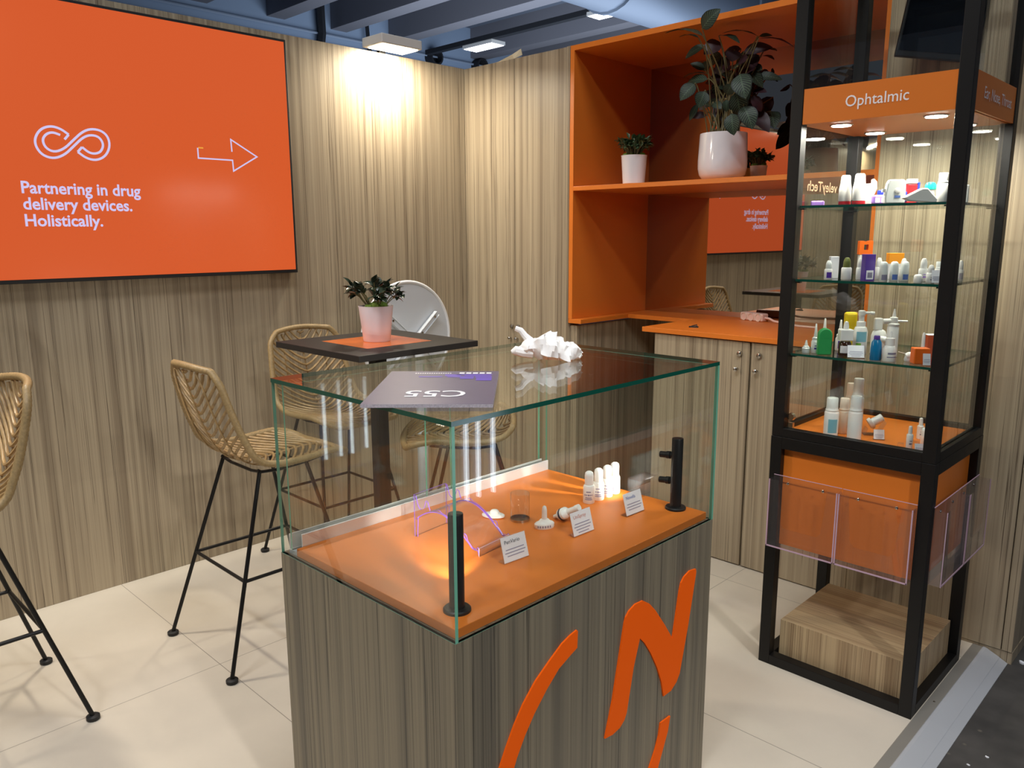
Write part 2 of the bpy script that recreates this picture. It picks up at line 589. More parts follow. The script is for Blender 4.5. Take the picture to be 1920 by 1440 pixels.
def cup_door(name, x0, x1, y, z0, z1, kx, kz, m='wood_warm', th=0.018):
    d = MB(); d.box(x0, x1, y, y + th, z0, z1)
    o = d.obj(name, [m], None, bevel=0.001)
    L = o.location
    k = MB(L)
    k.lathe([(0.011, 0), (0.012, 0.006), (0.010, 0.012), (0.004, 0.014)], (kx, y, kz), 16, 0, Matrix.Rotation(PI / 2, 3, 'X'))
    k.obj('lock', ['steel'], o, smooth=40)
    k = MB(L)
    k.lathe([(0.004, 0), (0.004, 0.016), (0.009, 0.018), (0.009, 0.024), (0.006, 0.027)], (kx - 0.008, y, kz - 0.070), 16, 0, Matrix.Rotation(PI / 2, 3, 'X'))
    k.obj('door_knob', ['steel'], o, smooth=40)
    return o


struct(cup_door('door_1', 0.002, 0.409, 0.0, 0.004, 2.498, 0.388, 1.024))
struct(cup_door('door_2', 0.412, 0.789, 0.0, 0.004, 2.498, 0.440, 1.025))

# hall far behind and above
mb = MB(); mb.box(-18.3, -18, -30, 34, -0.036, 8.6); struct(mb.obj('wall_hall', ['hall_wall']))
mb = MB(); mb.box(-18.3, 14, -30, 34, 8.6, 8.8); struct(mb.obj('ceiling', ['hall_ceiling']))
bi = 2
for y in (-20, -15, -10, -5, 0, 4.5, 6.9, 9.2, 11.3, 13.45, 17.0, 19.6, 22.4, 25.4):
    mb = MB(); mb.box(-18, 14, y - 0.28, y + 0.28, 7.62, 8.6)
    struct(mb.obj('trim_%d' % bi, ['hall_beam'])); bi += 1
mb = MB(); mb.box(-18.0, -17.6, -30, 34, 6.1, 6.5); struct(mb.obj('trim_%d' % bi, ['hall_wall'])); bi += 1


def hall_light(x0, x1, y0, y1, z, label):
    t = thing('hall_light', label, 'ceiling light', ((x0 + x1) / 2, (y0 + y1) / 2, z), 0, 'fluorescent lights under the hall ceiling')
    L = t.location
    b = MB(L); b.box(x0, x1, y0, y1, z, z + 0.10); b.obj('housing', ['lamp_body'], t)
    for k in range(3):
        w = (y1 - y0) / 3
        b = MB(L); b.box(x0 + 0.04, x1 - 0.04, y0 + k * w + 0.03, y0 + (k + 1) * w - 0.03, z - 0.012, z + 0.002); b.obj('tube', ['tube_face'], t)
    return t


hall_light(-15.75, -14.45, 14.3, 14.88, 7.2, 'white three-tube light above the wall corner, beside the floodlight')
hall_light(-10.62, -9.5, 14.08, 14.6, 7.2, 'white three-tube light under the silver duct, above the orange niche')
mb = MB(); mb.box(-17.5, -9.1, 14.25, 14.45, 7.30, 7.44)
tag(mb.obj('cable_tray', ['cable_black']), 'long dark cable tray carrying the hall lights below the ceiling', 'cable tray')
mb = MB()
mb.lathe([(0.95, 0), (0.95, 3), (1.0, 3.02), (1.0, 3.12), (0.95, 3.14), (0.95, 8), (1.0, 8.02), (1.0, 8.12), (0.95, 8.14), (0.95, 14)], (-7.9, 8.5, 7.3), 28, 0, Matrix.Rotation(-PI / 2, 3, 'X'))
tag(mb.obj('ventilation_duct', ['duct'], smooth=50), 'fat silver ventilation duct under the hall ceiling', 'duct')
for z, lb in ((7.42, 'upper of two thin pale pipes along the far hall wall'), (7.12, 'lower of two thin pale pipes along the far hall wall')):
    mb = MB(); mb.tube([(-17.9, -5 + k * 4, z + 0.02 * math.sin(k)) for k in range(9)], 0.035, 6)
    tag(mb.obj('wall_pipe', ['pipe_paint']), lb, 'pipe', 'pipes on the hall wall')


def cable(pts, r, lb):
    m_ = MB(); m_.tube(pts, r, 6)
    tag(m_.obj('hanging_cable', ['cable_black']), lb, 'cable', 'cables on the hall wall')


cable([(-17.8, 10.55, 8.2), (-17.85, 10.6, 7.4), (-17.9, 10.5, 6.6), (-17.9, 10.55, 5.6)], 0.13, 'thick dark cable bundle on the hall wall above the screen corner')
cable([(-17.8, 12.2, 7.9), (-17.8, 12.25, 7.2), (-17.8, 12.7, 6.7), (-17.8, 13.0, 6.2)], 0.06, 'thin dark looping cable on the hall wall left of the floodlight')
cable([(-17.8, 17.9, 7.3), (-17.8, 18.0, 6.9), (-17.8, 18.2, 6.5), (-17.8, 19.0, 6.1)], 0.12, 'dark cable dropping behind the wall corner')
for i, (y, z) in enumerate(((13.4, 7.65), (14.9, 7.35), (17.0, 7.35))):
    mb = MB(); mb.lathe([(0.26, 0), (0.26, 0.35), (0.2, 0.35), (0.2, 0.05)], (-18.0, y, z), 18, 0, Matrix.Rotation(PI / 2, 3, 'Y'))
    tag(mb.obj('wall_vent', ['cable_black'], smooth=40), ['round dark vent stub on the hall wall, leftmost of three', 'round dark vent stub on the hall wall, middle of three', 'round dark vent stub on the hall wall, nearest the corner'][i], 'vent', 'vent stubs on the hall wall')

# floodlights on the screen wall
for i, (fx, fy, fz, fe) in enumerate(FLOODS[:1]):
    t = thing('floodlight', 'glaring white LED floodlight on the wall top beside the screen', 'floodlight', (fx, fy, fz))
    L = t.location
    b = MB(L); b.box(fx - 0.127, fx + 0.045, fy - 0.13, fy + 0.13, fz - 0.026, fz + 0.02); b.obj('housing', ['lamp_body'], t, bevel=0.004)
    b = MB(L); b.box(fx - 0.10, fx + 0.03, fy - 0.112, fy + 0.112, fz - 0.031, fz - 0.0262); b.obj('lens', ['lamp_face'], t)
    b = MB(L); b.box(fx - 0.150, fx - 0.1275, fy - 0.02, fy + 0.02, fz - 0.034, fz + 0.01); b.obj('bracket', ['black_metal'], t)
for i, (fx, fy, fz, fe) in enumerate(FLOODS[1:]):
    b = MB(); b.box(fx - 0.12, fx + 0.05, fy - 0.13, fy + 0.13, fz - 0.026, fz + 0.02)
    tag(b.obj('floodlight', ['lamp_body']), ['LED floodlight on the wall top above the screen', 'LED floodlight on the wall top past the screen'][i], 'floodlight')
mb = MB()
fp = [(0.20, 0.0), (0.235, 0.012), (0.27, 0.006), (0.31, 0.014), (0.345, 0.03), (0.38, 0.026), (0.425, 0.052), (0.43, 0.02), (0.40, 0.0)]
for i in range(len(fp) - 1):
    a, b_ = fp[i], fp[i + 1]
mb.prism(fp, lambda a, b, d: (a, 0.03 + d + 0.02 * math.sin(a * 60), 2.50 + b), 0.003)
tag(mb.obj('wrapping_film', ['film']), 'torn beige wrapping film poking over the wall top by the corner', 'film')

# ------------------------------------------------------------------ screen
t = thing('wall_screen', 'huge orange wall-mounted display with white slogan and arrow', 'screen', (0.0, -2.16, 1.368))
L = t.location
SY0, SY1, SZ0, SZ1 = -3.136, -1.188, 1.368, 2.464
b = MB(L); b.box(0.004, 0.050, SY0, SY1, SZ0, SZ1); b.obj('casing', ['black_matte'], t, bevel=0.003)
b = MB(L); b.box(0.046, 0.0515, SY0 + 0.012, SY1 - 0.012, SZ0 + 0.016, SZ1 - 0.012); b.obj('screen', ['screen_orange'], t)
b = MB(L)
for s, z, w in (('Partnering in drug', 1.7175, 0.449), ('delivery devices.', 1.6555, 0.409), ('Holistically.', 1.5915, 0.286)):
    put_text(b, s, (0.0515, -2.3725, z), (0, 1, 0), (0, 0, 1), width=w, height=0.0455, bold=0.022)
b.obj('slogan', ['screen_ink'], t)


def stroke(mb_, pts, w, x, m=0, closed=False):
    """flat ribbon along a polyline in the plane x"""
    n = len(pts)
    P = [Vector((0, p[0], p[1])) for p in pts]
    a, c = [], []
    for i in range(n):
        t0 = (P[i] - P[i - 1]).normalized() if i > 0 else (P[1] - P[0]).normalized()
        t1 = (P[i + 1] - P[i]).normalized() if i < n - 1 else t0
        n0 = Vector((0, -t0.z, t0.y)); n1 = Vector((0, -t1.z, t1.y))
        mm = (n0 + n1)
        mm = mm.normalized() if mm.length > 1e-6 else n0
        k = min(1 / max(mm.dot(n0), 0.35), 2.2)
        o_ = mm * (w / 2 * k)
        a.append(P[i] + o_); c.append(P[i] - o_)
    vs = [(x, p.y, p.z) for p in a] + [(x, p.y, p.z) for p in c]
    fs = [(i, i + 1, n + i + 1, n + i) for i in range(n - 1)]
    fs = [f[::-1] for f in fs]
    mb_.add(vs, fs, m)


def smooth_path(pts, it=2):
    for _ in range(it):
        q = [pts[0]]
        for i in range(len(pts) - 1):
            a, b_ = pts[i], pts[i + 1]
            q.append((a[0] * .75 + b_[0] * .25, a[1] * .75 + b_[1] * .25))
            q.append((a[0] * .25 + b_[0] * .75, a[1] * .25 + b_[1] * .75))
        q.append(pts[-1]); pts = q
    return pts


INF = [(-2.2, 1.93), (-2.183, 1.95), (-2.212, 1.971), (-2.247, 1.978), (-2.283, 1.963), (-2.306, 1.928), (-2.306, 1.895), (-2.286, 1.864), (-2.247, 1.853), (-2.206, 1.87), (-2.17, 1.905), (-2.133, 1.942), (-2.102, 1.956), (-2.069, 1.951), (-2.054, 1.922), (-2.066, 1.893), (-2.088, 1.882), (-2.113, 1.884), (-2.138, 1.905), (-2.156, 1.885), (-2.124, 1.861), (-2.086, 1.856), (-2.05, 1.876), (-2.03, 1.915), (-2.034, 1.954), (-2.058, 1.976), (-2.096, 1.98), (-2.13, 1.966), (-2.167, 1.931), (-2.203, 1.895), (-2.241, 1.878), (-2.271, 1.891), (-2.281, 1.922), (-2.265, 1.946), (-2.241, 1.955), (-2.214, 1.946)]
b = MB(L)
stroke(b, INF[:2], 0.009, 0.0527)
stroke(b, smooth_path(INF[1:19]), 0.009, 0.0527)
stroke(b, INF[18:20], 0.009, 0.0527)
stroke(b, smooth_path(INF[19:]), 0.009, 0.0527)
b.obj('loop_emblem', ['screen_ink'], t)
b = MB(L)
ARR = [(-1.658, 1.936), (-1.658, 1.892), (-1.497, 1.892), (-1.495, 1.844), (-1.374, 1.915), (-1.499, 1.984), (-1.497, 1.93)]
stroke(b, ARR, 0.0062, 0.0527)
stroke(b, [(-1.655, 1.937), (-1.632, 1.937)], 0.0062, 0.0527, 1)
b.obj('arrow', ['screen_ink', 'screen_tip'], t)

# ------------------------------------------------------------------ orange niche, worktop, cabinets
NX0, NX1, NY1 = 0.815, 2.412, 0.685
t = thing('shelf_niche', 'tall open orange niche with shelf and mirrored back', 'shelving', ((NX0 + NX1) / 2, 0.35, 1.097))
L = t.location
b = MB(L); b.box(NX0, NX0 + 0.026, 0, NY1 + 0.03, 1.0975, 2.5); b.obj('side_panel', ['orange'], t, bevel=0.001)
b = MB(L); b.box(NX1 - 0.026, NX1, 0, NY1 + 0.03, 1.0975, 2.5); b.obj('side_panel', ['orange'], t, bevel=0.001)
b = MB(L); b.box(NX0 + 0.026, NX1 - 0.026, 0, NY1 + 0.03, 2.474, 2.5); b.obj('top_panel', ['orange'], t, bevel=0.001)
b = MB(L); b.box(NX0 + 0.026, NX1 - 0.026, 0, NY1 - 0.002, 1.775, 1.797); b.obj('shelf', ['orange'], t, bevel=0.001)
b = MB(L); b.box(NX0 + 0.026, NX1 - 0.026, NY1, NY1 + 0.02, 1.0975, 2.474); b.obj('mirror', ['mirror'], t)
WT0, WT1 = 1.0735, 1.097
poly = [(NX0, 0.0), (0.904, 0.0), (0.904, 0.43), (1.331, 0.43), (1.331, -0.04), (2.41, -0.04), (2.41, 0.72), (NX0, 0.72)]
b = MB(); b.prism(poly, lambda a, c, d: (a, c, WT0 + d), WT1 - WT0)
tag(b.obj('worktop', ['orange'], bevel=0.0015), 'orange U-shaped worktop below the mirror niche', 'worktop')
t = thing('base_cabinet', 'low wood-grain cabinet with two doors under the orange worktop', 'cabinet', (1.9, 0.33, 0))
L = t.location
b = MB(L); b.box(1.399, 2.41, -0.006, 0.70, 0.0, WT0 - 0.002); b.obj('body', ['wood_warm'], t)
for x0, x1, dz, kx in ((1.399, 1.909, 0, 1.863), (1.918, 2.41, 0, 1.959)):
    d = MB(L); d.box(x0, x1, -0.027, -0.008, 0.006, WT0 - 0.006); do = d.obj('door', ['wood_warm'], t, bevel=0.001)
    k = MB(L); k.lathe([(0.012, 0), (0.013, 0.006), (0.011, 0.012), (0.004, 0.014)], (kx, -0.027, 1.014), 16, 0, Matrix.Rotation(PI / 2, 3, 'X')); k.obj('lock', ['steel'], do, smooth=40)
    k = MB(L); k.lathe([(0.004, 0), (0.004, 0.018), (0.010, 0.020), (0.010, 0.027), (0.006, 0.030)], (kx - 0.008, -0.027, 0.944), 16, 0, Matrix.Rotation(PI / 2, 3, 'X')); k.obj('door_knob', ['steel'], do, smooth=40)
t = thing('tall_cabinet', 'tall wood-grain cupboard at the right end, behind the glass tower', 'cabinet', (2.73, 0.3, -0.05))
L = t.location
b = MB(L); b.box(2.425, 3.045, -0.045, 0.72, 0.012, 2.62); b.obj('body', ['wood_warm'], t)
b = MB(L); b.box(2.425, 3.047, -0.06, 0.72, -0.036, 0.010); b.obj('plinth', ['wood_warm'], t)
d = MB(L); d.box(2.425, 3.008, -0.064, -0.046, 0.012, 2.62); d.obj('door', ['wood_warm'], t, bevel=0.001)
d = MB(L); d.box(3.0115, 3.045, -0.064, -0.046, 0.012, 2.62); d.obj('side_strip', ['wood_warm'], t, bevel=0.001)
# things leaning in the recess under the worktop
b = MB(); X0 = Matrix.Rotation(math.radians(7), 4, 'X')
b.x = Matrix.Translation((1.16, 0.57, 0.0)) @ Matrix.Rotation(math.radians(-12), 4, 'X')
b.box(-0.10, 0.17, 0, 0.012, 0.003, 0.80)
tag(b.obj('leaning_board', ['dark_board']), 'dark board leaning in the recess under the worktop', 'board')

# power strip and clip on the worktop
t = thing('power_strip', 'pale three-socket power strip lying on the orange worktop', 'power strip', (1.61, 0.585, WT1), math.radians(-16))
b = MB(); b.box(-0.085, 0.072, -0.024, 0.024, 0.0, 0.042); b.obj('body', ['pink_plastic'], t, bevel=0.008, segs=3)
for k in range(3):
    b = MB(); b.lathe([(0.021, 0), (0.021, 0.006), (0.017, 0.006), (0.016, -0.006)], (-0.056 + k * 0.05, -0.021, 0.021), 18, 0, Matrix.Rotation(PI / 2, 3, 'X'))
    so = b.obj('socket', ['cream_plastic'], t, smooth=40)
    b = MB(); b.lathe([(0.0145, -0.006), (0.0145, 0.0005)], (-0.056 + k * 0.05, -0.021, 0.021), 16, 0, Matrix.Rotation(PI / 2, 3, 'X')); b.obj('socket_well', ['label_grey'], so)
b = MB(); b.tube([(0.07, 0, 0.02), (0.10, 0, 0.019), (0.14, -0.012, 0.010), (0.22, -0.02, 0.006), (0.33, -0.05, 0.006), (0.42, -0.03, 0.006)], 0.006, 8); b.obj('cord', ['pink_plastic'], t, smooth=60)
t = thing('cable_clip', 'tiny black clip lying on the orange worktop', 'clip', (1.54, 0.10, WT1), 0.4)
b = MB(); b.box(-0.024, 0.022, -0.008, 0.008, 0, 0.006); b.obj('plate', ['black_matte'], t, bevel=0.002)
b = MB(); b.cyl((-0.012, 0, 0.004), (0.016, 0, 0.012), 0.005); b.obj('pin', ['steel'], t)


# ------------------------------------------------------------------ plants
def blade(mb_, base, tip, w, n, bend=0.0, m=0, uv=True, cup=0.12, nl=8):
    """a leaf from base to tip; n: rough upward normal of the blade; bend lifts the middle"""
    base, tip = Vector(base), Vector(tip)
    d = tip - base
    side = d.cross(Vector(n))
    if side.length < 1e-6: side = d.orthogonal()
    side.normalize()
    nn = side.cross(d).normalized()
    st = len(mb_.v)
    vs, fs = [], []
    cols = (-1, -0.5, 0, 0.5, 1)
    for i in range(nl + 1):
        s = i / nl
        wid = w * 0.5 * (math.sin(PI * min(1, s ** 0.78)) ** 0.75 if 0 < s < 1 else 0.02)
        c = base + d * s + nn * bend * math.sin(PI * s)
        for u in cols:
            vs.append(tuple(c + side * u * wid + nn * (cup * wid * (abs(u) ** 1.5) + 0.04 * wid * math.sin(i * 2.1 + u * 3))))
    for i in range(nl):
        for k in range(4):
            a = i * 5 + k
            fs.append((a, a + 1, a + 6, a + 5))
    mb_.add(vs, fs, m)
    if uv:
        for i in range(nl + 1):
            for k, u in enumerate(cols):
                mb_.uv[st + i * 5 + k] = (u, i / nl)


def small_plant(name, label, loc, r_top, r_bot, h, fol_r, fol_h, n, matl, group=None, potm='pot_white', moss=True, seed=1, leaf=0.036, spread=1.0):
    rnd = random.Random(seed)
    t_ = thing(name, label, 'potted plant', loc, 0, group)
    b_ = MB()
    b_.lathe([(r_bot * 0.94, 0), (r_bot, 0.004), (r_top - 0.002, h - 0.006), (r_top, h), (r_top - 0.005, h), (r_top - 0.008, h - 0.012), (r_bot * 0.8, h - 0.02)], (0, 0, 0), 36)
    b_.obj('pot', [potm], t_, smooth=35)
    b_ = MB()
    if moss:
        for k in range(26):
            a = rnd.uniform(0, 2 * PI); rr = (r_top - 0.014) * math.sqrt(rnd.random())
            s = rnd.uniform(0.010, 0.017)
            b_.lathe([(s * .5, -s), (s, -s * .2), (s * .9, s * .35), (s * .4, s * .7)], (rr * math.cos(a), rr * math.sin(a), h + rnd.uniform(-0.004, 0.006)), 7)
        o_ = b_.obj('moss', ['moss'], t_, smooth=80)
    b_.v or None
    st_, lf = MB(), MB()
    for k in range(n):
        a = rnd.uniform(0, 2 * PI); q = math.sqrt(rnd.random())
        tipr = fol_r * q * 0.85
        zz = h + fol_h * (0.35 + 0.6 * rnd.random() * (1 - 0.35 * q))
        p0 = Vector((tipr * 0.35 * math.cos(a), tipr * 0.35 * math.sin(a), h - 0.004))
        p1 = Vector((tipr * math.cos(a) * spread, tipr * math.sin(a), zz))
        mid = (p0 + p1) / 2 + Vector((0, 0, 0.012))
        st_.tube([p0, mid, p1], 0.0022, 5)
        for j in range(6):
            aa = a + rnd.uniform(-1.7, 1.7)
            el = rnd.uniform(-0.5, 1.1)
            dv = Vector((math.cos(aa) * math.cos(el), math.sin(aa) * math.cos(el), math.sin(el)))
            q0 = p1 + (mid - p1) * (j * 0.14)
            ll = leaf * rnd.uniform(0.75, 1.25)
            blade(lf, q0, q0 + dv * ll, ll * 0.55, (rnd.uniform(-.3, .3), rnd.uniform(-.3, .3), 1), ll * 0.10, 0, False, 0.35, 5)
    st_.obj('stalks', ['stem'], t_)
    lf.obj('foliage', [matl], t_, smooth=70)
    return t_


small_plant('potted_succulent', 'dark glossy succulent in a white pot on the black bar table', (0.868, -1.312, 1.1085), 0.074, 0.057, 0.150, 0.125, 0.115, 26, 'leaf_dark', potm='pot_matte', seed=4, leaf=0.044, spread=1.1)
small_plant('potted_herb', 'small bushy plant in a tapered white pot, left on the orange shelf', (1.168, 0.085, 1.7972), 0.066, 0.055, 0.140, 0.095, 0.10, 80, 'leaf_fresh', 'plants on the orange shelf', seed=9, leaf=0.030)
small_plant('potted_herb', 'smallest potted plant, half hidden behind the big white pot', (1.662, 0.44, 1.7972), 0.043, 0.035, 0.080, 0.07, 0.08, 44, 'leaf_fresh', 'plants on the orange shelf', seed=12, leaf=0.026)

LV = [(1.64, 2.428, 1.727, 2.491, 0.05, -0.09, 1), (1.627, 2.404, 1.429, 2.447, 0.022, -0.06, 1), (1.586, 2.408, 1.484, 2.427, 0.022, -0.03, 1), (1.571, 2.392, 1.471, 2.347, 0.028, 0.05, 0), (1.61, 2.409, 1.555, 2.357, 0.056, 0.12, 1), (1.623, 2.428, 1.749, 2.369, 0.026, 0.08, 0), (1.792, 2.406, 1.637, 2.436, 0.026, 0.12, 1), (1.808, 2.389, 1.956, 2.335, 0.015, 0.1, 1), (1.785, 2.412, 1.838, 2.408, 0.013, 0.15, 1), (1.718, 2.355, 1.837, 2.36, 0.039, 0.14, 1), (1.781, 2.355, 1.87, 2.337, 0.017, 0.2, 1), (1.762, 2.341, 1.835, 2.312, 0.017, 0.22, 1), (1.682, 2.366, 1.671, 2.316, 0.048, 0.12, 1), (1.759, 2.312, 1.701, 2.309, 0.035, 0.1, 1), (1.774, 2.337, 1.718, 2.286, 0.048, 0.18, 1), (1.515, 2.31, 1.454, 2.339, 0.026, 0.15, 1), (1.551, 2.278, 1.437, 2.272, 0.026, 0.1, 1), (1.574, 2.248, 1.446, 2.252, 0.035, 0.08, 0), (1.532, 2.228, 1.483, 2.156, 0.05, 0.04, 0), (1.574, 2.193, 1.553, 2.122, 0.048, 0.06, 0), (1.771, 2.237, 1.815, 2.126, 0.063, 0.02, 0), (1.71, 2.208, 1.675, 2.169, 0.041, 0.06, 0), (1.757, 2.162, 1.756, 2.063, 0.059, 0.02, 0), (1.703, 2.138, 1.701, 2.087, 0.028, 0.03, 0), (1.751, 2.071, 1.767, 1.977, 0.05, 0.0, 0), (1.785, 2.103, 1.833, 2.0, 0.059, 0.04, 0), (1.75, 2.256, 1.859, 2.23, 0.03, 0.2, 1), (1.734, 2.192, 1.817, 2.174, 0.026, 0.22, 1), (1.737, 2.169, 1.768, 2.101, 0.035, 0.2, 1), (1.605, 2.357, 1.556, 2.278, 0.048, 0.2, 1), (1.727, 2.283, 1.663, 2.276, 0.03, 0.08, 0), (1.553, 2.095, 1.468, 2.095, 0.026, 0.12, 1), (1.513, 2.147, 1.481, 2.075, 0.022, 0.1, 1), (1.559, 2.284, 1.539, 2.182, 0.052, 0.22, 1), (1.558, 2.27, 1.591, 2.182, 0.052, 0.24, 1), (1.681, 2.325, 1.713, 2.247, 0.052, 0.22, 1), (1.596, 2.142, 1.646, 2.112, 0.03, 0.1, 0), (1.781, 2.276, 1.73, 2.299, 0.026, 0.2, 1), (1.467, 2.368, 1.428, 2.331, 0.03, 0.25, 1), (1.67, 2.384, 1.575, 2.37, 0.03, 0.2, 1)]
t = thing('potted_calathea', 'large striped-leaf plant in a big glossy white pot on the orange shelf', 'potted plant', (1.617, 0.17, 1.7972), 0, 'plants on the orange shelf')
b = MB()
b.lathe([(0.075, 0), (0.092, 0.006), (0.107, 0.026), (0.1135, 0.055), (0.1142, 0.09), (0.109, 0.205), (0.108, 0.214), (0.102, 0.214), (0.100, 0.19), (0.06, 0.185)], (0, 0, 0), 44)
b.obj('pot', ['pot_white'], t, smooth=35)
b = MB(); b.lathe([(0.099, 0.186), (0.098, 0.194), (0.05, 0.200)], (0, 0, 0), 24); b.obj('soil', ['soil'], t, smooth=60)
st, lf = MB(t.location), MB(t.location)
rnd = random.Random(5)
for (x0, z0, x1, z1, w, y, dk) in LV:
    dy = rnd.uniform(-0.05, 0.05) if y > 0 else 0.0
    a, e = (x0, y, z0), (x1, y + dy, z1)
    ln = math.hypot(x1 - x0, z1 - z0)
    wide = w * 1.45 > ln * 0.35
    nrm = (0.4 + rnd.uniform(-.3, .3), -0.8, 0.3) if wide else (rnd.uniform(-.2, .2), -0.22, 1)
    ww = w * 1.45 if wide else max(w * 2.0, ln * 0.33)
    blade(lf, a, e, ww, nrm, ln * 0.10, 1 if dk and rnd.random() < 0.6 else 0, True, 0.15, 9)
    ang = rnd.uniform(0, 2 * PI); rr = 0.075 * math.sqrt(rnd.random())
    p0 = Vector((1.617 + rr * math.cos(ang), 0.17 + rr * math.sin(ang), 1.99))
    p3 = Vector(a)
    p1 = p0 + Vector(((p3.x - p0.x) * 0.25, (p3.y - p0.y) * 0.25, (max(p3.z, 2.2) - p0.z) * 0.6))
    p2 = p3 + Vector((0, 0, 0.03)) if p3.z < 2.3 else p3 + (p1 - p3) * 0.3
    pts = []
    for k in range(9):
        s = k / 8
        pts.append((1 - s) ** 3 * p0 + 3 * s * (1 - s) ** 2 * p1 + 3 * s * s * (1 - s) * p2 + s ** 3 * p3)
    st.tube(pts, 0.0028, 5)
for k in range(48):
    ang = rnd.uniform(0, 2 * PI); rr = 0.08 * math.sqrt(rnd.random())
    p0 = Vector((1.617 + rr * math.cos(ang), 0.17 + rr * math.sin(ang), 1.99))
    p3 = Vector((1.617 + rnd.uniform(-.13, .15), 0.26 + rnd.uniform(-.1, .14), rnd.uniform(2.1, 2.36)))
    st.tube([p0, (p0 + p3) / 2 + Vector((0, 0, 0.02)), p3], 0.0028, 5)
    an = rnd.uniform(0, 2 * PI)
    e = p3 + Vector((math.cos(an) * 0.09, math.sin(an) * 0.06, rnd.uniform(-0.11, 0.0)))
    blade(lf, p3, e, 0.075, (0.3 + rnd.uniform(-.3, .3), -.7, rnd.uniform(.2, 1)), 0.01, rnd.choice((0, 1)), True, 0.15, 8)
st.obj('stalks', ['stem'], t)
lf.obj('foliage', ['leaf_striped', 'leaf_under'], t, smooth=70)

# ------------------------------------------------------------------ bar table and chairs
TX, TY, TZ = 0.867, -1.312, 1.108
t = thing('bar_table', 'square black bar table with an orange inlay square', 'table', (TX, TY, 0))
b = MB(); b.box(-0.305, 0.305, -0.303, 0.303, TZ - 0.025, TZ); b.obj('table_top', ['black_top'], t, bevel=0.002)
b = MB(); b.box(-0.165, 0.165, -0.165, 0.165, TZ + 0.0001, TZ + 0.0006); b.obj('inlay', ['orange_gloss'], t)
b = MB(); b.box(-0.028, 0.028, -0.028, 0.028, 0.016, TZ - 0.031); b.obj('column', ['black_metal'], t, bevel=0.003)
b = MB(); b.box(-0.15, 0.15, -0.15, 0.15, TZ - 0.031, TZ - 0.025); b.obj('top_plate', ['black_metal'], t)
b = MB(); b.box(-0.13, 0.13, -0.13, 0.13, 0.0, 0.016); b.obj('base_plate', ['black_metal'], t, bevel=0.004)

PROF = [(-0.262, 1.095), (-0.250, 1.05), (-0.232, 0.98), (-0.208, 0.90), (-0.180, 0.83), (-0.145, 0.775), (-0.095, 0.738), (-0.03, 0.722), (0.05, 0.722), (0.13, 0.728), (0.20, 0.732), (0.25, 0.728), (0.285, 0.712)]
HW = [0.146, 0.184, 0.196, 0.206, 0.213, 0.219, 0.221, 0.224, 0.225, 0.224, 0.218, 0.200, 0.150]
PL_LEN = [0.0]
for i in range(1, len(PROF)):
    PL_LEN.append(PL_LEN[-1] + math.hypot(PROF[i][0] - PROF[i - 1][0], PROF[i][1] - PROF[i - 1][1]))
LT = PL_LEN[-1]


def shell(u, s):
    """point on the woven shell, u -1..1 across, s 0 (back top)..1 (seat front)"""
    d = min(max(s, 0), 1) * LT
    i = 0
    while i < len(PL_LEN) - 2 and PL_LEN[i + 1] < d: i += 1
    f = (d - PL_LEN[i]) / (PL_LEN[i + 1] - PL_LEN[i])

    def cr(a, b_, c, e): return 0.5 * (2 * b_ + (c - a) * f + (2 * a - 5 * b_ + 4 * c - e) * f * f + (3 * b_ - a - 3 * c + e) * f ** 3)
    g = lambda arr, k: arr[max(0, min(len(arr) - 1, k))]
    y = cr(*[g(PROF, i + k)[0] for k in (-1, 0, 1, 2)])
    z = cr(*[g(PROF, i + k)[1] for k in (-1, 0, 1, 2)])
    w = cr(*[g(HW, i + k) for k in (-1, 0, 1, 2)])
    bk = max(0.0, min(1.0, (0.55 - s) / 0.2))
    u2_ = abs(u) ** 2.2
    return Vector((u * w, y + 0.030 * u2_ * bk, z + 0.022 * u2_ * (1 - bk) * (1.0 if s < 0.85 else max(0, (1 - s) / 0.15))))


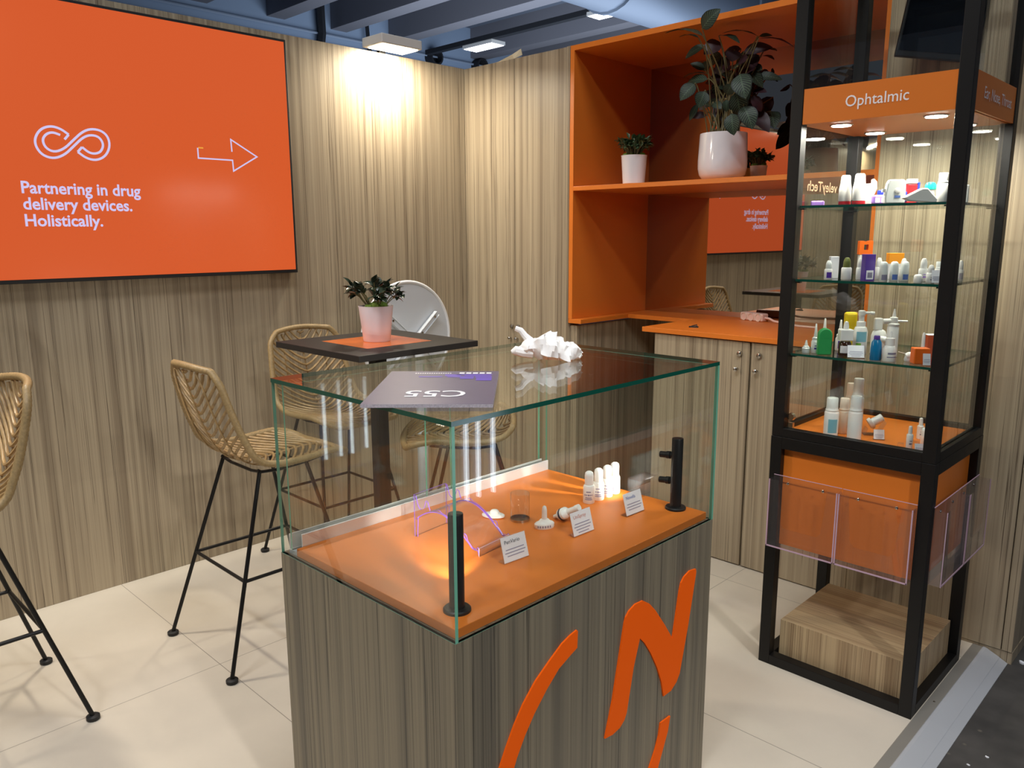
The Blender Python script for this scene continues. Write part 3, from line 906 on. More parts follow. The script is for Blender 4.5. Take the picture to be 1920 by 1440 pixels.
def make_chair(label, s_top=0.0, name='bar_chair'):
    t_ = thing(name, label, 'bar chair', (0, 0, 0), 0, 'woven bar chairs')
    wv = MB()
    n = 25
    for k in range(-5, n):
        s0 = k / n
        pts = []
        for i in range(21):
            u = -1 + 2 * i / 20
            a = abs(u)
            s = s0 + 0.185 * (1 - (a * a / (a + 0.18)) * 1.18)
            if s_top + 0.004 < s < 0.99: pts.append(shell(u, s))
            elif len(pts) > 1:
                wv.tube(pts, 0.0058, 6); pts = []
            else: pts = []
        if len(pts) > 1: wv.tube(pts, 0.0058, 6)
    wv.obj('woven_seat', ['rattan'], t_, smooth=60)
    rb = MB()
    for u in (-0.55, 0, 0.55):
        rb.tube([shell(u, s_top + 0.01 + (0.98 - s_top) * i / 30) + Vector((0, -0.005, -0.006)) for i in range(31)], 0.0036, 6)
    rb.obj('support_ribs', ['rattan'], t_, smooth=60)
    rim = [shell(1, s_top + (1 - s_top) * i / 56) for i in range(57)] + [shell(1 - 2 * i / 12, 1) + Vector((0, 0.012 * math.sin(PI * i / 12), 0)) for i in range(1, 12)]
    rim += [shell(-1, 1 - (1 - s_top) * i / 56) for i in range(57)] + [shell(-1 + 2 * i / 12, s_top) + Vector((0, 0, 0.012 * math.sin(PI * i / 12))) for i in range(1, 12)]
    # resample evenly so that the wrapping is regular
    dist = [0]
    for i in range(len(rim)): dist.append(dist[-1] + (rim[(i + 1) % len(rim)] - rim[i]).length)
    tot = dist[-1]; N_ = 300; out = []; j = 0
    for i in range(N_):
        d = tot * i / N_
        while dist[j + 1] < d: j += 1
        f = (d - dist[j]) / max(1e-9, dist[j + 1] - dist[j])
        out.append(rim[j].lerp(rim[(j + 1) % len(rim)], f))
    rm = MB(); rm.tube(out, lambda i, n_: 0.0125 + (0.0010 if i % 2 else -0.0006), 8, 0, True)
    rm.obj('rim', ['rattan_rim'], t_, smooth=50)
    feet = {}
    for sx in (-1, 1):
        for sy in (-1, 1):
            top = Vector((sx * 0.142, (-0.075 if sy < 0 else 0.115), 0.708)); ft = Vector((sx * 0.248, sy * 0.285, 0.012))
            feet[sx, sy] = (top, ft)
            lg = MB(); lg.cyl(ft, top, 0.0075, 10); lo = lg.obj('leg', ['black_metal'], t_, smooth=50)
            lg = MB(); lg.lathe([(0.019, 0), (0.021, 0.003), (0.021, 0.013), (0.017, 0.016)], (ft.x, ft.y, 0), 16); lg.obj('foot', ['black_matte'], lo, smooth=40)
    fr = MB()
    R_ = {}
    for k_, (top, ft) in feet.items():
        f = (0.333 - ft.z) / (top.z - ft.z); R_[k_] = ft.lerp(top, f)
    for a, c in (((-1, -1), (1, -1)), ((1, -1), (1, 1)), ((1, 1), (-1, 1)), ((-1, 1), (-1, -1))):
        fr.cyl(R_[a], R_[c], 0.0065, 10)
    fr.obj('footrest', ['black_metal'], t_, smooth=50)
    uf = MB()
    for sx in (-1, 1):
        uf.tube([(sx * 0.142, -0.082, 0.712), (sx * 0.142, -0.070, 0.704), (sx * 0.142, 0.0, 0.698), (sx * 0.142, 0.115, 0.705), (sx * 0.138, 0.19, 0.714)], 0.006, 8)
    for y_ in (-0.075, 0.115):
        uf.tube([(-0.142, y_, 0.706), (-0.08, y_, 0.698), (0.08, y_, 0.698), (0.142, y_, 0.706)], 0.006, 8)
    uf.obj('under_frame', ['black_metal'], t_, smooth=50)
    return t_


ch = make_chair('woven bar chair seen side-on, between the screen wall and the glass counter')
ch.location = (0.875, -1.885, 0)
dup(ch, (0.750, -2.872, 0), PI, 'woven bar chair cut off by the left picture edge')
dup(ch, (0.405, -1.250, 0), -PI / 2, 'woven bar chair against the screen wall, behind the black table')
lc = make_chair('low-backed woven stool seen only through the glass counter, beside the black table', 0.40, 'bar_stool')
lc.location = (1.222, -1.086, 0)
lc.rotation_euler = (0, 0, math.radians(141.6))

# folded table with its white round top tipped up against the wall corner
t = thing('folding_table', 'white round folding table with its top tipped upright by the wall corner', 'table', (0.155, -0.595, 0))
R3 = Matrix.Rotation(PI / 2, 3, 'Y')
CZ = 0.998
b = MB(); b.lathe([(0.296, -0.006), (0.296, 0.006)], (0, 0, CZ), 56, 0, R3); b.obj('table_top', ['table_white'], t, smooth=40)
b = MB(); b.tube([(0.004, 0.300 * math.cos(2 * PI * k / 64), CZ + 0.300 * math.sin(2 * PI * k / 64)) for k in range(64)], 0.0095, 8, 0, True); b.obj('rim', ['table_rim'], t, smooth=60)
for a in (0.72, 2.42, 3.85, 5.5):
    ca, sa = math.cos(a), math.sin(a)
    b = MB(); b.x = Matrix.Translation((0.012, 0.03, CZ - 0.03)) @ Matrix.Rotation(a, 4, 'X')
    b.box(0, 0.020, 0.03, 0.225, -0.016, 0.016)
    b.box(0.020, 0.026, 0.03, 0.225, -0.016, -0.010); b.box(0.020, 0.026, 0.03, 0.225, 0.010, 0.016)
    br = b.obj('brace', ['table_white'], t, bevel=0.003)
    for q in (0.07, 0.195):
        b = MB(); b.x = Matrix.Translation((0.012, 0.03, CZ - 0.03)) @ Matrix.Rotation(a, 4, 'X')
        b.cyl((0.018, q, 0), (0.024, q, 0), 0.006, 10)
        b.obj('screw', ['steel'], br)
b = MB(); b.lathe([(0.045, 0), (0.045, 0.02), (0.03, 0.035), (0.026, 0.055)], (0.012, 0.03, CZ - 0.03), 24, 0, R3); b.obj('hub', ['table_white'], t, smooth=40)
b = MB(); b.cyl((0.075, 0.03, 0.02), (0.075, 0.03, CZ - 0.02), 0.03, 20); b.obj('column', ['table_white'], t, smooth=50)
b = MB(); b.lathe([(0.14, 0), (0.14, 0.008), (0.06, 0.018), (0.03, 0.024)], (0.075, 0.03, 0), 32); b.obj('base', ['table_white'], t, smooth=40)
# ------------------------------------------------------------------ glass display counter
BX0, BX1, BY0, BY1, BZ, GZ = 1.903, 2.556, -2.372, -1.424, 0.777, 1.217
BT = 0.797
K = 0.85


def sized(t_):
    """bring the parts of a thing to its real size about its base"""
    for c_ in t_.children_recursive:
        if c_.data.users == 1 or True:
            for v_ in c_.data.vertices: v_.co *= K
    return t_

t = thing('display_counter', 'wood-grain display counter with a glass hood and orange emblem', 'display case', ((BX0 + BX1) / 2, (BY0 + BY1) / 2, 0))
CTR = t
L = t.location
b = MB(L); b.box(BX0, BX1, BY0, BY1, 0, BZ); b.obj('base', ['wood_grey'], t, bevel=0.001)
b = MB(L); b.box(BX0 + 0.054, BX1 - 0.014, BY0 + 0.013, BY1 - 0.013, BZ, BT); b.obj('display_board', ['orange'], t, bevel=0.001)
TH = 0.008
b = MB(L); b.box(BX0, BX1, BY0, BY1, GZ - 0.010, GZ, 0, 1, 2); b.obj('glass_top', ['glass_top', 'edge_green'], t)
b = MB(L); b.box(BX0 + 0.004, BX1, BY0, BY0 + TH, BZ, GZ - 0.010, 0, 1, 1); b.obj('glass_pane', ['glass', 'edge_light'], t)
b = MB(L); b.box(BX0 + 0.004, BX1, BY1 - TH, BY1, BZ, GZ - 0.010, 0, 1, 1); b.obj('glass_pane', ['glass', 'edge_light'], t)
b = MB(L); b.box(BX1 - TH, BX1, BY0 + TH, BY1 - TH, BZ, GZ - 0.010, 0, 1, 0); b.obj('glass_pane', ['glass', 'edge_light'], t)
b = MB(L); b.box(BX0 + 0.030, BX0 + 0.036, BY0 + 0.012, -1.837, BZ + 0.012, GZ - 0.014, 0, 1, 0); b.obj('sliding_pane', ['glass', 'edge_light'], t)
b = MB(L); b.box(BX0 + 0.042, BX0 + 0.048, -1.939, BY1 - 0.012, BZ + 0.012, GZ - 0.014, 0, 1, 0); b.obj('sliding_pane', ['glass', 'edge_light'], t)
b = MB(L)
b.box(BX0 + 0.020, BX0 + 0.0535, BY0 + 0.012, BY1 - 0.012, BZ, BZ + 0.012)
b.box(BX0 + 0.0485, BX0 + 0.0535, BY0 + 0.030, BY1 - 0.012, BZ + 0.012, BZ + 0.051)
b.box(BX0 + 0.022, BX0 + 0.026, BY0 + 0.012, BY1 - 0.012, BZ + 0.012, BZ + 0.051)
b.obj('sliding_rail', ['aluminium'], t, bevel=0.001)
LOGO = [
    [(-2.0107, 0.6706), (-2.0073, 0.6672), (-2.0090, 0.6264), (-2.0294, 0.6188), (-2.0719, 0.6009), (-2.1127, 0.5678), (-2.1526, 0.5278), (-2.1824, 0.4896), (-2.2070, 0.4496), (-2.2164, 0.4292), (-2.2368, 0.3689), (-2.2453, 0.3009), (-2.2410, 0.2329), (-2.2283, 0.1649), (-2.2750, 0.1479), (-2.2895, 0.2329), (-2.2920, 0.3094), (-2.2793, 0.3859), (-2.2589, 0.4522), (-2.2393, 0.4887), (-2.2155, 0.5287), (-2.1875, 0.5661), (-2.1484, 0.6035), (-2.1033, 0.6324), (-2.0617, 0.6570), (-2.0328, 0.6664)],
    [(-1.8985, 0.3408), (-1.8704, 0.4326), (-1.8296, 0.6188), (-1.8245, 0.6324), (-1.8118, 0.6443), (-1.7863, 0.6536), (-1.7540, 0.6519), (-1.7259, 0.6341), (-1.6970, 0.6052), (-1.6511, 0.5474), (-1.6120, 0.4938), (-1.5865, 0.6205), (-1.5797, 0.6409), (-1.5661, 0.6536), (-1.5398, 0.6621), (-1.5083, 0.6579), (-1.5058, 0.6477), (-1.5364, 0.5040), (-1.5704, 0.3748), (-1.5848, 0.3553), (-1.6103, 0.3408), (-1.6460, 0.3400), (-1.6571, 0.3842), (-1.6817, 0.4394), (-1.7123, 0.4921), (-1.7412, 0.5321), (-1.7625, 0.5533), (-1.7863, 0.4836), (-1.8109, 0.3706), (-1.8203, 0.3536), (-1.8390, 0.3408), (-1.8679, 0.3366)],
    [(-1.6095, 0.2652), (-1.6188, 0.2235), (-1.6384, 0.1827), (-1.6622, 0.1334), (-1.6928, 0.0884), (-1.7353, 0.0544), (-1.7693, 0.0756), (-1.7285, 0.1139), (-1.7030, 0.1555), (-1.6766, 0.1972), (-1.6622, 0.2312), (-1.6562, 0.2660)]]
for pl in LOGO:
    # outlines are read clockwise or not: the prism works either way once normals are recalculated
    ar = sum(pl[i][0] * pl[(i + 1) % len(pl)][1] - pl[(i + 1) % len(pl)][0] * pl[i][1] for i in range(len(pl)))
    if ar < 0: pl = pl[::-1]
    b = MB(L); b.prism(pl, lambda a, c, d: (BX1 + d, a, c), 0.004)
    b.obj('emblem', ['orange_logo'], t)



def pole_lamp(label, x, y, h, heads, aim, power=9.0, cone=70):
    t_ = thing('pole_spotlight', label, 'spotlight', (x, y, BT), 0, 'spotlight poles in the glass counter')
    b_ = MB(); b_.lathe([(0.034, 0), (0.034, 0.006), (0.031, 0.009), (0.0195, 0.010)], (0, 0, 0), 28); b_.obj('base', ['black_metal'], t_, smooth=40)
    b_ = MB(); b_.lathe([(0.0185, 0.008), (0.0185, h - 0.002), (0.0175, h)], (0, 0, 0), 28); b_.obj('pole', ['black_metal'], t_, smooth=40)
    A = Vector(aim).normalized()
    for hz in heads:
        p0 = Vector((0, 0, hz)) + A * 0.014
        q = A.to_track_quat('Z', 'Y').to_matrix()
        b_ = MB(); b_.lathe([(0.008, 0), (0.008, 0.008), (0.0125, 0.010), (0.0125, 0.022), (0.0105, 0.024), (0.0105, 0.046), (0.009, 0.046), (0.009, 0.042)], p0, 20, 0, q)
        hd = b_.obj('lamp_head', ['black_metal'], t_, smooth=40)
        b_ = MB()
        for k in range(3):
            an = 2 * PI * k / 3 + 0.5
            b_.lathe([(0.0034, 0.0425), (0.0034, 0.0445), (0.0015, 0.0455)], p0 + q @ Vector((0.0045 * math.cos(an), 0.0045 * math.sin(an), 0)), 10, 0, q)
        b_.obj('bulb', ['led_face'], hd)
        l = bpy.data.lights.new('spotlight_beam', 'SPOT'); l.energy = power; l.color = (1, 0.93, 0.82); l.spot_size = math.radians(cone); l.spot_blend = 0.6; l.shadow_soft_size = 0.006
        o_ = bpy.data.objects.new('spotlight_beam', l); COL.objects.link(o_)
        o_.location = Vector((x, y, BT)) + K * (p0 + A * 0.05)
        o_.rotation_euler = A.to_track_quat('-Z', 'Y').to_euler()
    return sized(t_)


pole_lamp('black spotlight pole at the near corner inside the glass counter', 2.4824, -2.3014, 0.245, (0.18, 0.095), (-0.80, 0.62, -0.20), 7.0, 52)
pole_lamp('black spotlight pole with two visible heads at the right corner inside the glass counter', 2.4654, -1.4718, 0.238, (0.180, 0.094), (-1, -0.12, -0.08))

# things inside the counter -------------------------------------------------
for i, (x, y) in enumerate(((2.2588, -1.5993), (2.2605, -1.5585), (2.2605, -1.5177), (2.258, -1.4786))):
    t = thing('spray_bottle', ['white capped bottle in the counter row of four, nearest the camera', 'second white bottle in the counter row of four', 'third white bottle in the counter row of four', 'white bottle at the far end of the counter row of four'][i], 'bottle', (x, y, BT), 0.9, 'row of white bottles in the counter')
    b = MB(); b.lathe([(0.018, 0), (0.0195, 0.002), (0.0195, 0.056), (0.017, 0.062), (0.012, 0.064)], (0, 0, 0), 24); b.obj('body', ['white_plastic'], t, smooth=40)
    b = MB(); b.lathe([(0.0145, 0.064), (0.0148, 0.095), (0.0135, 0.104), (0.008, 0.109), (0.003, 0.110)], (0, 0, 0), 24); b.obj('cap', ['white_plastic'], t, smooth=40)
    b = MB()
    for k, z in enumerate((0.040, 0.028, 0.020, 0.014)):
        w = (0.4, 0.75, 0.55, 0.65)[k]
        b.add([(0.0197 * math.cos(-PI / 2 - 0.3 + a * w), 0.0197 * math.sin(-PI / 2 - 0.3 + a * w), z + dz) for a in (-1, -.5, 0, .5, 1) for dz in (0, 0.004 if k != 1 else 0.006)], [(q * 2, q * 2 + 2, q * 2 + 3, q * 2 + 1) for q in range(4)])
    b.obj('print', ['ink_soft'], t)
    sized(t)


def card(label, x, y, z, w, h, title, rz, tilt=0.28, ink='ink', group='name cards in clear holders', lines=3, tcol='ink_soft'):
    t_ = thing('card_holder', label, 'card holder', (x, y, z), rz, group)
    T = Matrix.Translation((0, 0.004, 0.002)) @ Matrix.Rotation(-tilt, 4, 'X')
    b_ = MB(); b_.x = T; b_.box(-w / 2, w / 2, 0.0012, 0.0030, 0, h); b_.x = Matrix.Identity(4); b_.box(-w / 2, w / 2, 0.004, h * 0.42, 0, 0.0022); b_.obj('holder', ['acrylic'], t_)
    b_ = MB(); b_.x = T; b_.box(-w / 2 + 0.0015, w / 2 - 0.0015, 0.0, 0.0011, 0.001, h - 0.001); p_ = b_.obj('card', ['paper'], t_)
    b_ = MB()
    xd = T.to_3x3() @ Vector((1, 0, 0)); zd = T.to_3x3() @ Vector((0, 0, 1))
    if title:
        put_text(b_, title, T @ Vector((-w * 0.36, 0, h * 0.70)), xd, zd, height=h * 0.15, m=0, lift=0.0004, bold=0.0)
    for k in range(lines):
        ww = w * (0.36, 0.40, 0.33, 0.25)[k % 4]
        zz = h * (0.46 - 0.12 * k)
        b_.x = T
        b_.box(-ww, ww, -0.0004, -0.0001, zz, zz + h * 0.035, 1)
        b_.x = Matrix.Identity(4)
    b_.obj('print', [ink, tcol], p_)
    return t_


RZC = math.radians(90)
card('PenVario name card in a clear holder, front left on the counter board', 2.4008, -2.037, BT, 0.079, 0.061, 'PenVario', math.radians(86))
card('UniSpray name card in a clear holder, middle of the counter board', 2.4084, -1.7973, BT, 0.079, 0.061, 'UniSpray', math.radians(88), ink='ink_orange', lines=4)
card('Novelia name card in a clear holder, in front of the four white bottles', 2.4152, -1.584, BT, 0.079, 0.061, 'Novelia', math.radians(88), ink='label_blue')

t = thing('clear_cylinder', 'clear acrylic cylinder standing in the middle of the counter', 'display block', (2.2129, -1.8356, BT))
b = MB(); b.lathe([(0.0305, 0.001), (0.0305, 0.088), (0.0295, 0.0895)], (0, 0, 0), 36); b.obj('body', ['clear_solid'], t, smooth=40)
b = MB(); b.lathe([(0.0308, 0.0), (0.0308, 0.007), (0.0306, 0.007), (0.0306, 0.0)], (0, 0, 0), 36); b.obj('foot_ring', ['steel'], t, smooth=40)
sized(t)
t = thing('nasal_actuator', 'white upright nasal actuator on an oval foot', 'applicator', (2.2988, -1.833, BT), 1.1, 'white actuators on the counter board')
b = MB(); b.lathe([(0.024, 0), (0.0255, 0.004), (0.0255, 0.014), (0.022, 0.018), (0.015, 0.022), (0.012, 0.026), (0.0105, 0.028)], (0, 0, 0), 28, 0, None, 1.25, 0.8); b.obj('oval_foot', ['white_plastic'], t, smooth=40)
b = MB(); b.lathe([(0.0085, 0.026), (0.0078, 0.058), (0.0062, 0.066), (0.003, 0.070)], (0, 0, 0), 20); b.obj('nozzle', ['white_plastic'], t, smooth=40)
b = MB()
for q in range(6):
    a = -PI / 2 - 0.9 + q * 0.26
    b.add([(0.0257 * 1.25 * math.cos(a + e), 0.0257 * 0.8 * math.sin(a + e), z) for e, z in ((-.08, .005), (.08, .005), (.08, .012), (-.08, .012))], [(0, 1, 2, 3)])
b.obj('print', ['ink_soft'], t)
sized(t)
t = thing('nasal_actuator', 'white nasal actuator lying on its side behind the middle name card', 'applicator', (2.3022, -1.7565, BT), 0.25, 'white actuators on the counter board')
RX = Matrix.Rotation(PI / 2 + 0.12, 3, 'X') @ Matrix.Identity(3)
RL = Matrix.Rotation(math.radians(62), 3, 'Y')
b = MB(); b.lathe([(0.013, -0.024), (0.022, -0.016), (0.0235, -0.006), (0.0235, 0.004), (0.018, 0.010), (0.011, 0.014)], (0, 0, 0.0235), 26, 0, RL, 0.8, 1.15); b.obj('body', ['white_plastic'], t, smooth=40)
b = MB(); b.lathe([(0.0105, 0.010), (0.010, 0.040), (0.012, 0.046), (0.012, 0.058)], (0, 0, 0.0235), 20, 0, RL); b.obj('nozzle', ['white_plastic'], t, smooth=40)
b = MB(); b.lathe([(0.007, -0.040), (0.008, -0.022)], (0, 0, 0.0235), 16, 0, RL); b.obj('pin', ['white_plastic'], t, smooth=40)
b = MB(); b.lathe([(0.0238, -0.010), (0.0238, -0.004)], (0, 0, 0.0236), 26, 0, RL, 0.81, 1.155); b.obj('dark_band', ['ink'], t, smooth=40)
sized(t)
t = thing('oval_applicator', 'white oval applicator lying behind the clear pen rack', 'applicator', (2.1449, -1.8696, BT), 0.5)
b = MB(); b.lathe([(0.025, 0), (0.031, 0.003), (0.031, 0.008), (0.026, 0.011), (0.014, 0.012)], (0, 0, 0), 28, 0, None, 1.2, 0.75); b.obj('oval_plate', ['white_plastic'], t, smooth=40)
b = MB(); b.lathe([(0.014, 0.010), (0.015, 0.018), (0.011, 0.023), (0.004, 0.025)], (0.004, 0, 0), 22); b.obj('button', ['white_plastic'], t, smooth=40)

sized(t)
# clear pen rack: two notched arched side plates, an arched sheet and an end panel
t = thing('pen_rack', 'clear arched acrylic pen rack with violet notched edges', 'display rack', (2.1024, -2.105, BT), math.radians(6))
LR, DR = 0.25, 0.135


def arch(u): return 0.016 + 0.078 * math.sin(PI * min(1, max(0, u * 0.93 + 0.16)))


def topline(u):
    h0 = 0.128 - 0.105 * u ** 1.5
    ph = (u * 5.0) % 1.0
    nt_ = math.sqrt(max(0, 1 - ((ph - 0.5) / 0.36) ** 2)) if abs(ph - 0.5) < 0.36 else 0
    return max(arch(u) + 0.004, h0 - 0.036 * nt_) if 0.02 < u < 0.98 else h0


US = [i / 60 for i in range(61)]
for yy in (0.0, DR):
    b = MB()
    lo = [(u * LR, arch(u) if u > 0.04 else 0.0) for u in US]; hi = [(u * LR, max(topline(u), arch(u) + 0.004)) for u in US]
    lo[-1] = (LR, 0.0); hi[-1] = (LR, 0.020)
    n = len(US)
    vs = [(a, yy, c) for a, c in lo] + [(a, yy, c) for a, c in hi] + [(a, yy + 0.003, c) for a, c in lo] + [(a, yy + 0.003, c) for a, c in hi]
    fs, ms = [], []
    for i in range(n - 1):
        fs += [(i, i + 1, n + i + 1, n + i), (2 * n + i, 3 * n + i, 3 * n + i + 1, 2 * n + i + 1)]; ms += [0, 0]
        fs += [(n + i, n + i + 1, 3 * n + i + 1, 3 * n + i), (i, 2 * n + i, 2 * n + i + 1, i + 1)]; ms += [1, 1]
    b.add(vs, fs, ms)
    b.obj('notched_plate', ['acrylic', 'purple_edge'], t)
b = MB()
for i in range(len(US) - 1):
    u, v_ = US[i], US[i + 1]
    b.add([(u * LR, 0.004, arch(u)), (v_ * LR, 0.004, arch(v_)), (v_ * LR, DR, arch(v_)), (u * LR, DR, arch(u)), (u * LR, 0.004, arch(u) - 0.003), (v_ * LR, 0.004, arch(v_) - 0.003), (v_ * LR, DR, arch(v_) - 0.003), (u * LR, DR, arch(u) - 0.003)],
          [(0, 1, 2, 3), (4, 7, 6, 5), (0, 4, 5, 1), (3, 2, 6, 7)], [0, 0, 1, 1])
b.obj('arched_sheet', ['acrylic', 'purple_edge'], t)
b = MB(); b.box(-0.003, 0.0, 0, DR + 0.003, 0.0, 0.130, 0, 1, 0); b.obj('end_panel', ['acrylic', 'purple_edge'], t)
b = MB(); b.box(LR, LR + 0.003, 0, DR + 0.003, 0.0, 0.024, 0, 1, 0); b.obj('end_panel', ['acrylic', 'acrylic_edge'], t)
sized(t)
t = thing('clear_riser', 'faint clear acrylic riser behind the Novelia card', 'display block', (2.3404, -1.4845, BT), 0.0)
b = MB(); b.box(-0.001, 0.001, -0.05, 0.05, 0, 0.085); b.box(-0.001, 0.05, -0.05, 0.05, 0.085, 0.087); b.obj('sheet', ['acrylic_clear'], t)

sized(t)
# things on the counter top --------------------------------------------------
GT = GZ
t = thing('stand_number_plate', 'purple-grey number plate reading C55 upside down, lying on the counter glass', 'sign', (2.3362, -2.417, GT), 0)
e1 = Vector((0.724, 0.690, 0)).normalized(); e2 = Vector((-0.690, 0.724, 0))
PW, PD, PT = 0.308, 0.450, 0.008
b = MB(); b.x = Matrix(((e1.x, e2.x, 0, 0), (e1.y, e2.y, 0, 0), (0, 0, 1, 0.0003), (0, 0, 0, 1)))
b.box(0, PW, 0, PD, 0, PT)
b.fm = [1 if i != 1 else 0 for i in range(len(b.fm))]
pb = b.obj('board', ['plaque', 'plaque_edge'], t)


def plq(a, c): return tuple(e1 * a + e2 * c + Vector((0, 0, PT + 0.0009)))


b = MB()
put_text(b, 'C55', plq(0.236, 0.158), -e1, -e2, width=0.150, height=0.074, bold=0.012, lift=0.0004)
b.obj('number', ['white_ink'], t)
b = MB()
for k in range(5):
    a0 = 0.288 - k * 0.019
    b.add([plq(a0, 0.405), plq(a0 - 0.014, 0.405), plq(a0 - 0.014, 0.425), plq(a0, 0.425)], [(0, 1, 2, 3)])
for k in range(16):
    a0 = 0.175 - k * 0.0065
    b.add([plq(a0, 0.408), plq(a0 - 0.0042, 0.408), plq(a0 - 0.0042, 0.418), plq(a0, 0.418)], [(0, 1, 2, 3)])
b.obj('small_print', ['white_ink'], t)
b = MB()
for (a0, a1, c0, c1) in ((0.292, 0.250, 0.300, 0.340), (0.292, 0.246, 0.342, 0.366), (0.288, 0.215, 0.368, 0.384), (0.292, 0.190, 0.386, 0.398), (0.242, 0.205, 0.326, 0.348), (0.242, 0.168, 0.350, 0.366), (0.205, 0.160, 0.368, 0.396), (0.155, 0.090, 0.352, 0.366)):
    b.add([plq(a0, c0), plq(a1, c0), plq(a1, c1), plq(a0, c1)], [(0, 1, 2, 3)])
b.obj('colour_blocks', ['plaque_purple'], t)

sized(t)
# crumpled tissue: a lumpy folded sheet with a twisted end
t = thing('tissue', 'crumpled white tissue lying on the counter glass', 'tissue', (2.1959, -1.7055, GT), math.radians(44))
b = MB()
rnd = random.Random(21)
NU, NV = 34, 16
from mathutils import noise as mnoise
vs, fs = [], []
for i in range(NU + 1):
    u = i / NU
    for j in range(NV):
        a = 2 * PI * j / NV
        env = (0.016 + 0.040 * math.sin(PI * min(1, u * 1.02)) ** 0.8) * (0.62 + 0.42 * u)
        n1 = mnoise.noise(Vector((u * 7, math.cos(a) * 1.6, math.sin(a) * 1.6)))
        n2 = mnoise.noise(Vector((u * 16 + 9, math.cos(a) * 3.4, math.sin(a) * 3.4)))
        r = env * (1 + 0.45 * n1 + 0.30 * n2)
        if i in (0, NU): r *= 0.25
        x = -0.10 + 0.205 * u + 0.012 * n2
        y = r * 1.10 * math.cos(a)
        z = max(0.0006, 0.028 + 0.012 * math.sin(u * 5) + r * 0.92 * math.sin(a))
        vs.append((x, y, z))
for i in range(NU):
    for j in range(NV):
        j2 = (j + 1) % NV
        fs.append((i * NV + j, i * NV + j2, (i + 1) * NV + j2, (i + 1) * NV + j))
fs.append(tuple(range(NV - 1, -1, -1))); fs.append(tuple(range(NU * NV, NU * NV + NV)))
b.add(vs, fs)
# flared wing rising at the left end
pts = [(-0.03, 0.006, 0.045), (-0.055, 0.01, 0.055), (-0.075, 0.012, 0.075), (-0.088, 0.012, 0.092), (-0.105, 0.014, 0.098)]
b.tube(pts, lambda i, n: (0.016, 0.014, 0.011, 0.010, 0.009)[i], 9)
pts = [(-0.05, -0.01, 0.022), (-0.08, -0.012, 0.024), (-0.105, -0.012, 0.030), (-0.118, -0.014, 0.026)]
b.tube(pts, lambda i, n: (0.018, 0.016, 0.016, 0.006)[i], 9)
b.obj('sheet', ['tissue'], t, smooth=34)
sized(t)

# ------------------------------------------------------------------ glass tower
X0, X1, Y0, Y1, ZJ, ZT = 2.381, 2.913, -0.741, -0.226, 0.857, 2.42
t = thing('display_tower', 'tall black-framed glass display tower with orange header', 'display case', ((X0 + X1) / 2, (Y0 + Y1) / 2, 0))
TW = t
L = t.location
P = 0.040
b = MB(L)
for x in (X0, X1 - P):
    for y in (Y0, Y1 - P):
        b.box(x, x + P, y, y + P, 0, ZJ)
for z in (0.0, ZJ - 0.042):
    h = 0.036 if z == 0 else 0.042
    for y in (Y0, Y1 - P): b.box(X0 + P, X1 - P, y, y + P, z, z + h)
    for x in (X0, X1 - P): b.box(x, x + P, Y0 + P, Y1 - P, z, z + h)
b.obj('lower_frame', ['black_metal'], t, bevel=0.0015)
b = MB(L)
Q = 0.040
for x in (X0 + 0.001, X1 - Q - 0.001):
    for y in (Y0 + 0.001, Y1 - Q - 0.001):
        b.box(x, x + Q, y, y + Q, ZJ + 0.001, ZT)
for z in (ZJ + 0.001, ZT - 0.03):
    for y in (Y0 + 0.001, Y1 - 0.031): b.box(X0 + Q, X1 - Q, y, y + 0.03, z, z + 0.030)
    for x in (X0 + 0.001, X1 - 0.031): b.box(x, x + 0.03, Y0 + Q, Y1 - Q, z, z + 0.030)
b.obj('upper_frame', ['black_metal'], t, bevel=0.0015)
z0, z1 = ZJ + 0.031, ZT - 0.031
g0 = 0.014
b = MB(L); b.box(X0 + Q, X1 - Q, Y0 + g0, Y0 + g0 + 0.005, z0, z1, 0, 1, 1); b.obj('glass_pane', ['glass', 'edge_light'], t)
b = MB(L); b.box(X0 + Q, X1 - Q, Y1 - g0 - 0.005, Y1 - g0, z0, z1, 0, 1, 1); b.obj('glass_pane', ['glass', 'edge_light'], t)
b = MB(L); b.box(X0 + g0, X0 + g0 + 0.005, Y0 + Q, Y1 - Q, z0, z1, 0, 1, 0)
pl_ = b.obj('glass_pane', ['glass', 'edge_light'], t)
b = MB(L); put_text(b, 'veleyTech', (X0 + g0 - 0.0002, -0.36, 1.694), (0, -1, 0), (0, 0, 1), width=0.245, height=0.034, bold=0.012); b.obj('lettering', ['brown_vinyl'], pl_)
b = MB(L); b.box(X1 - g0 - 0.005, X1 - g0, Y0 + Q, Y1 - Q, z0, z1, 0, 1, 0); b.obj('glass_pane', ['glass', 'edge_light'], t)
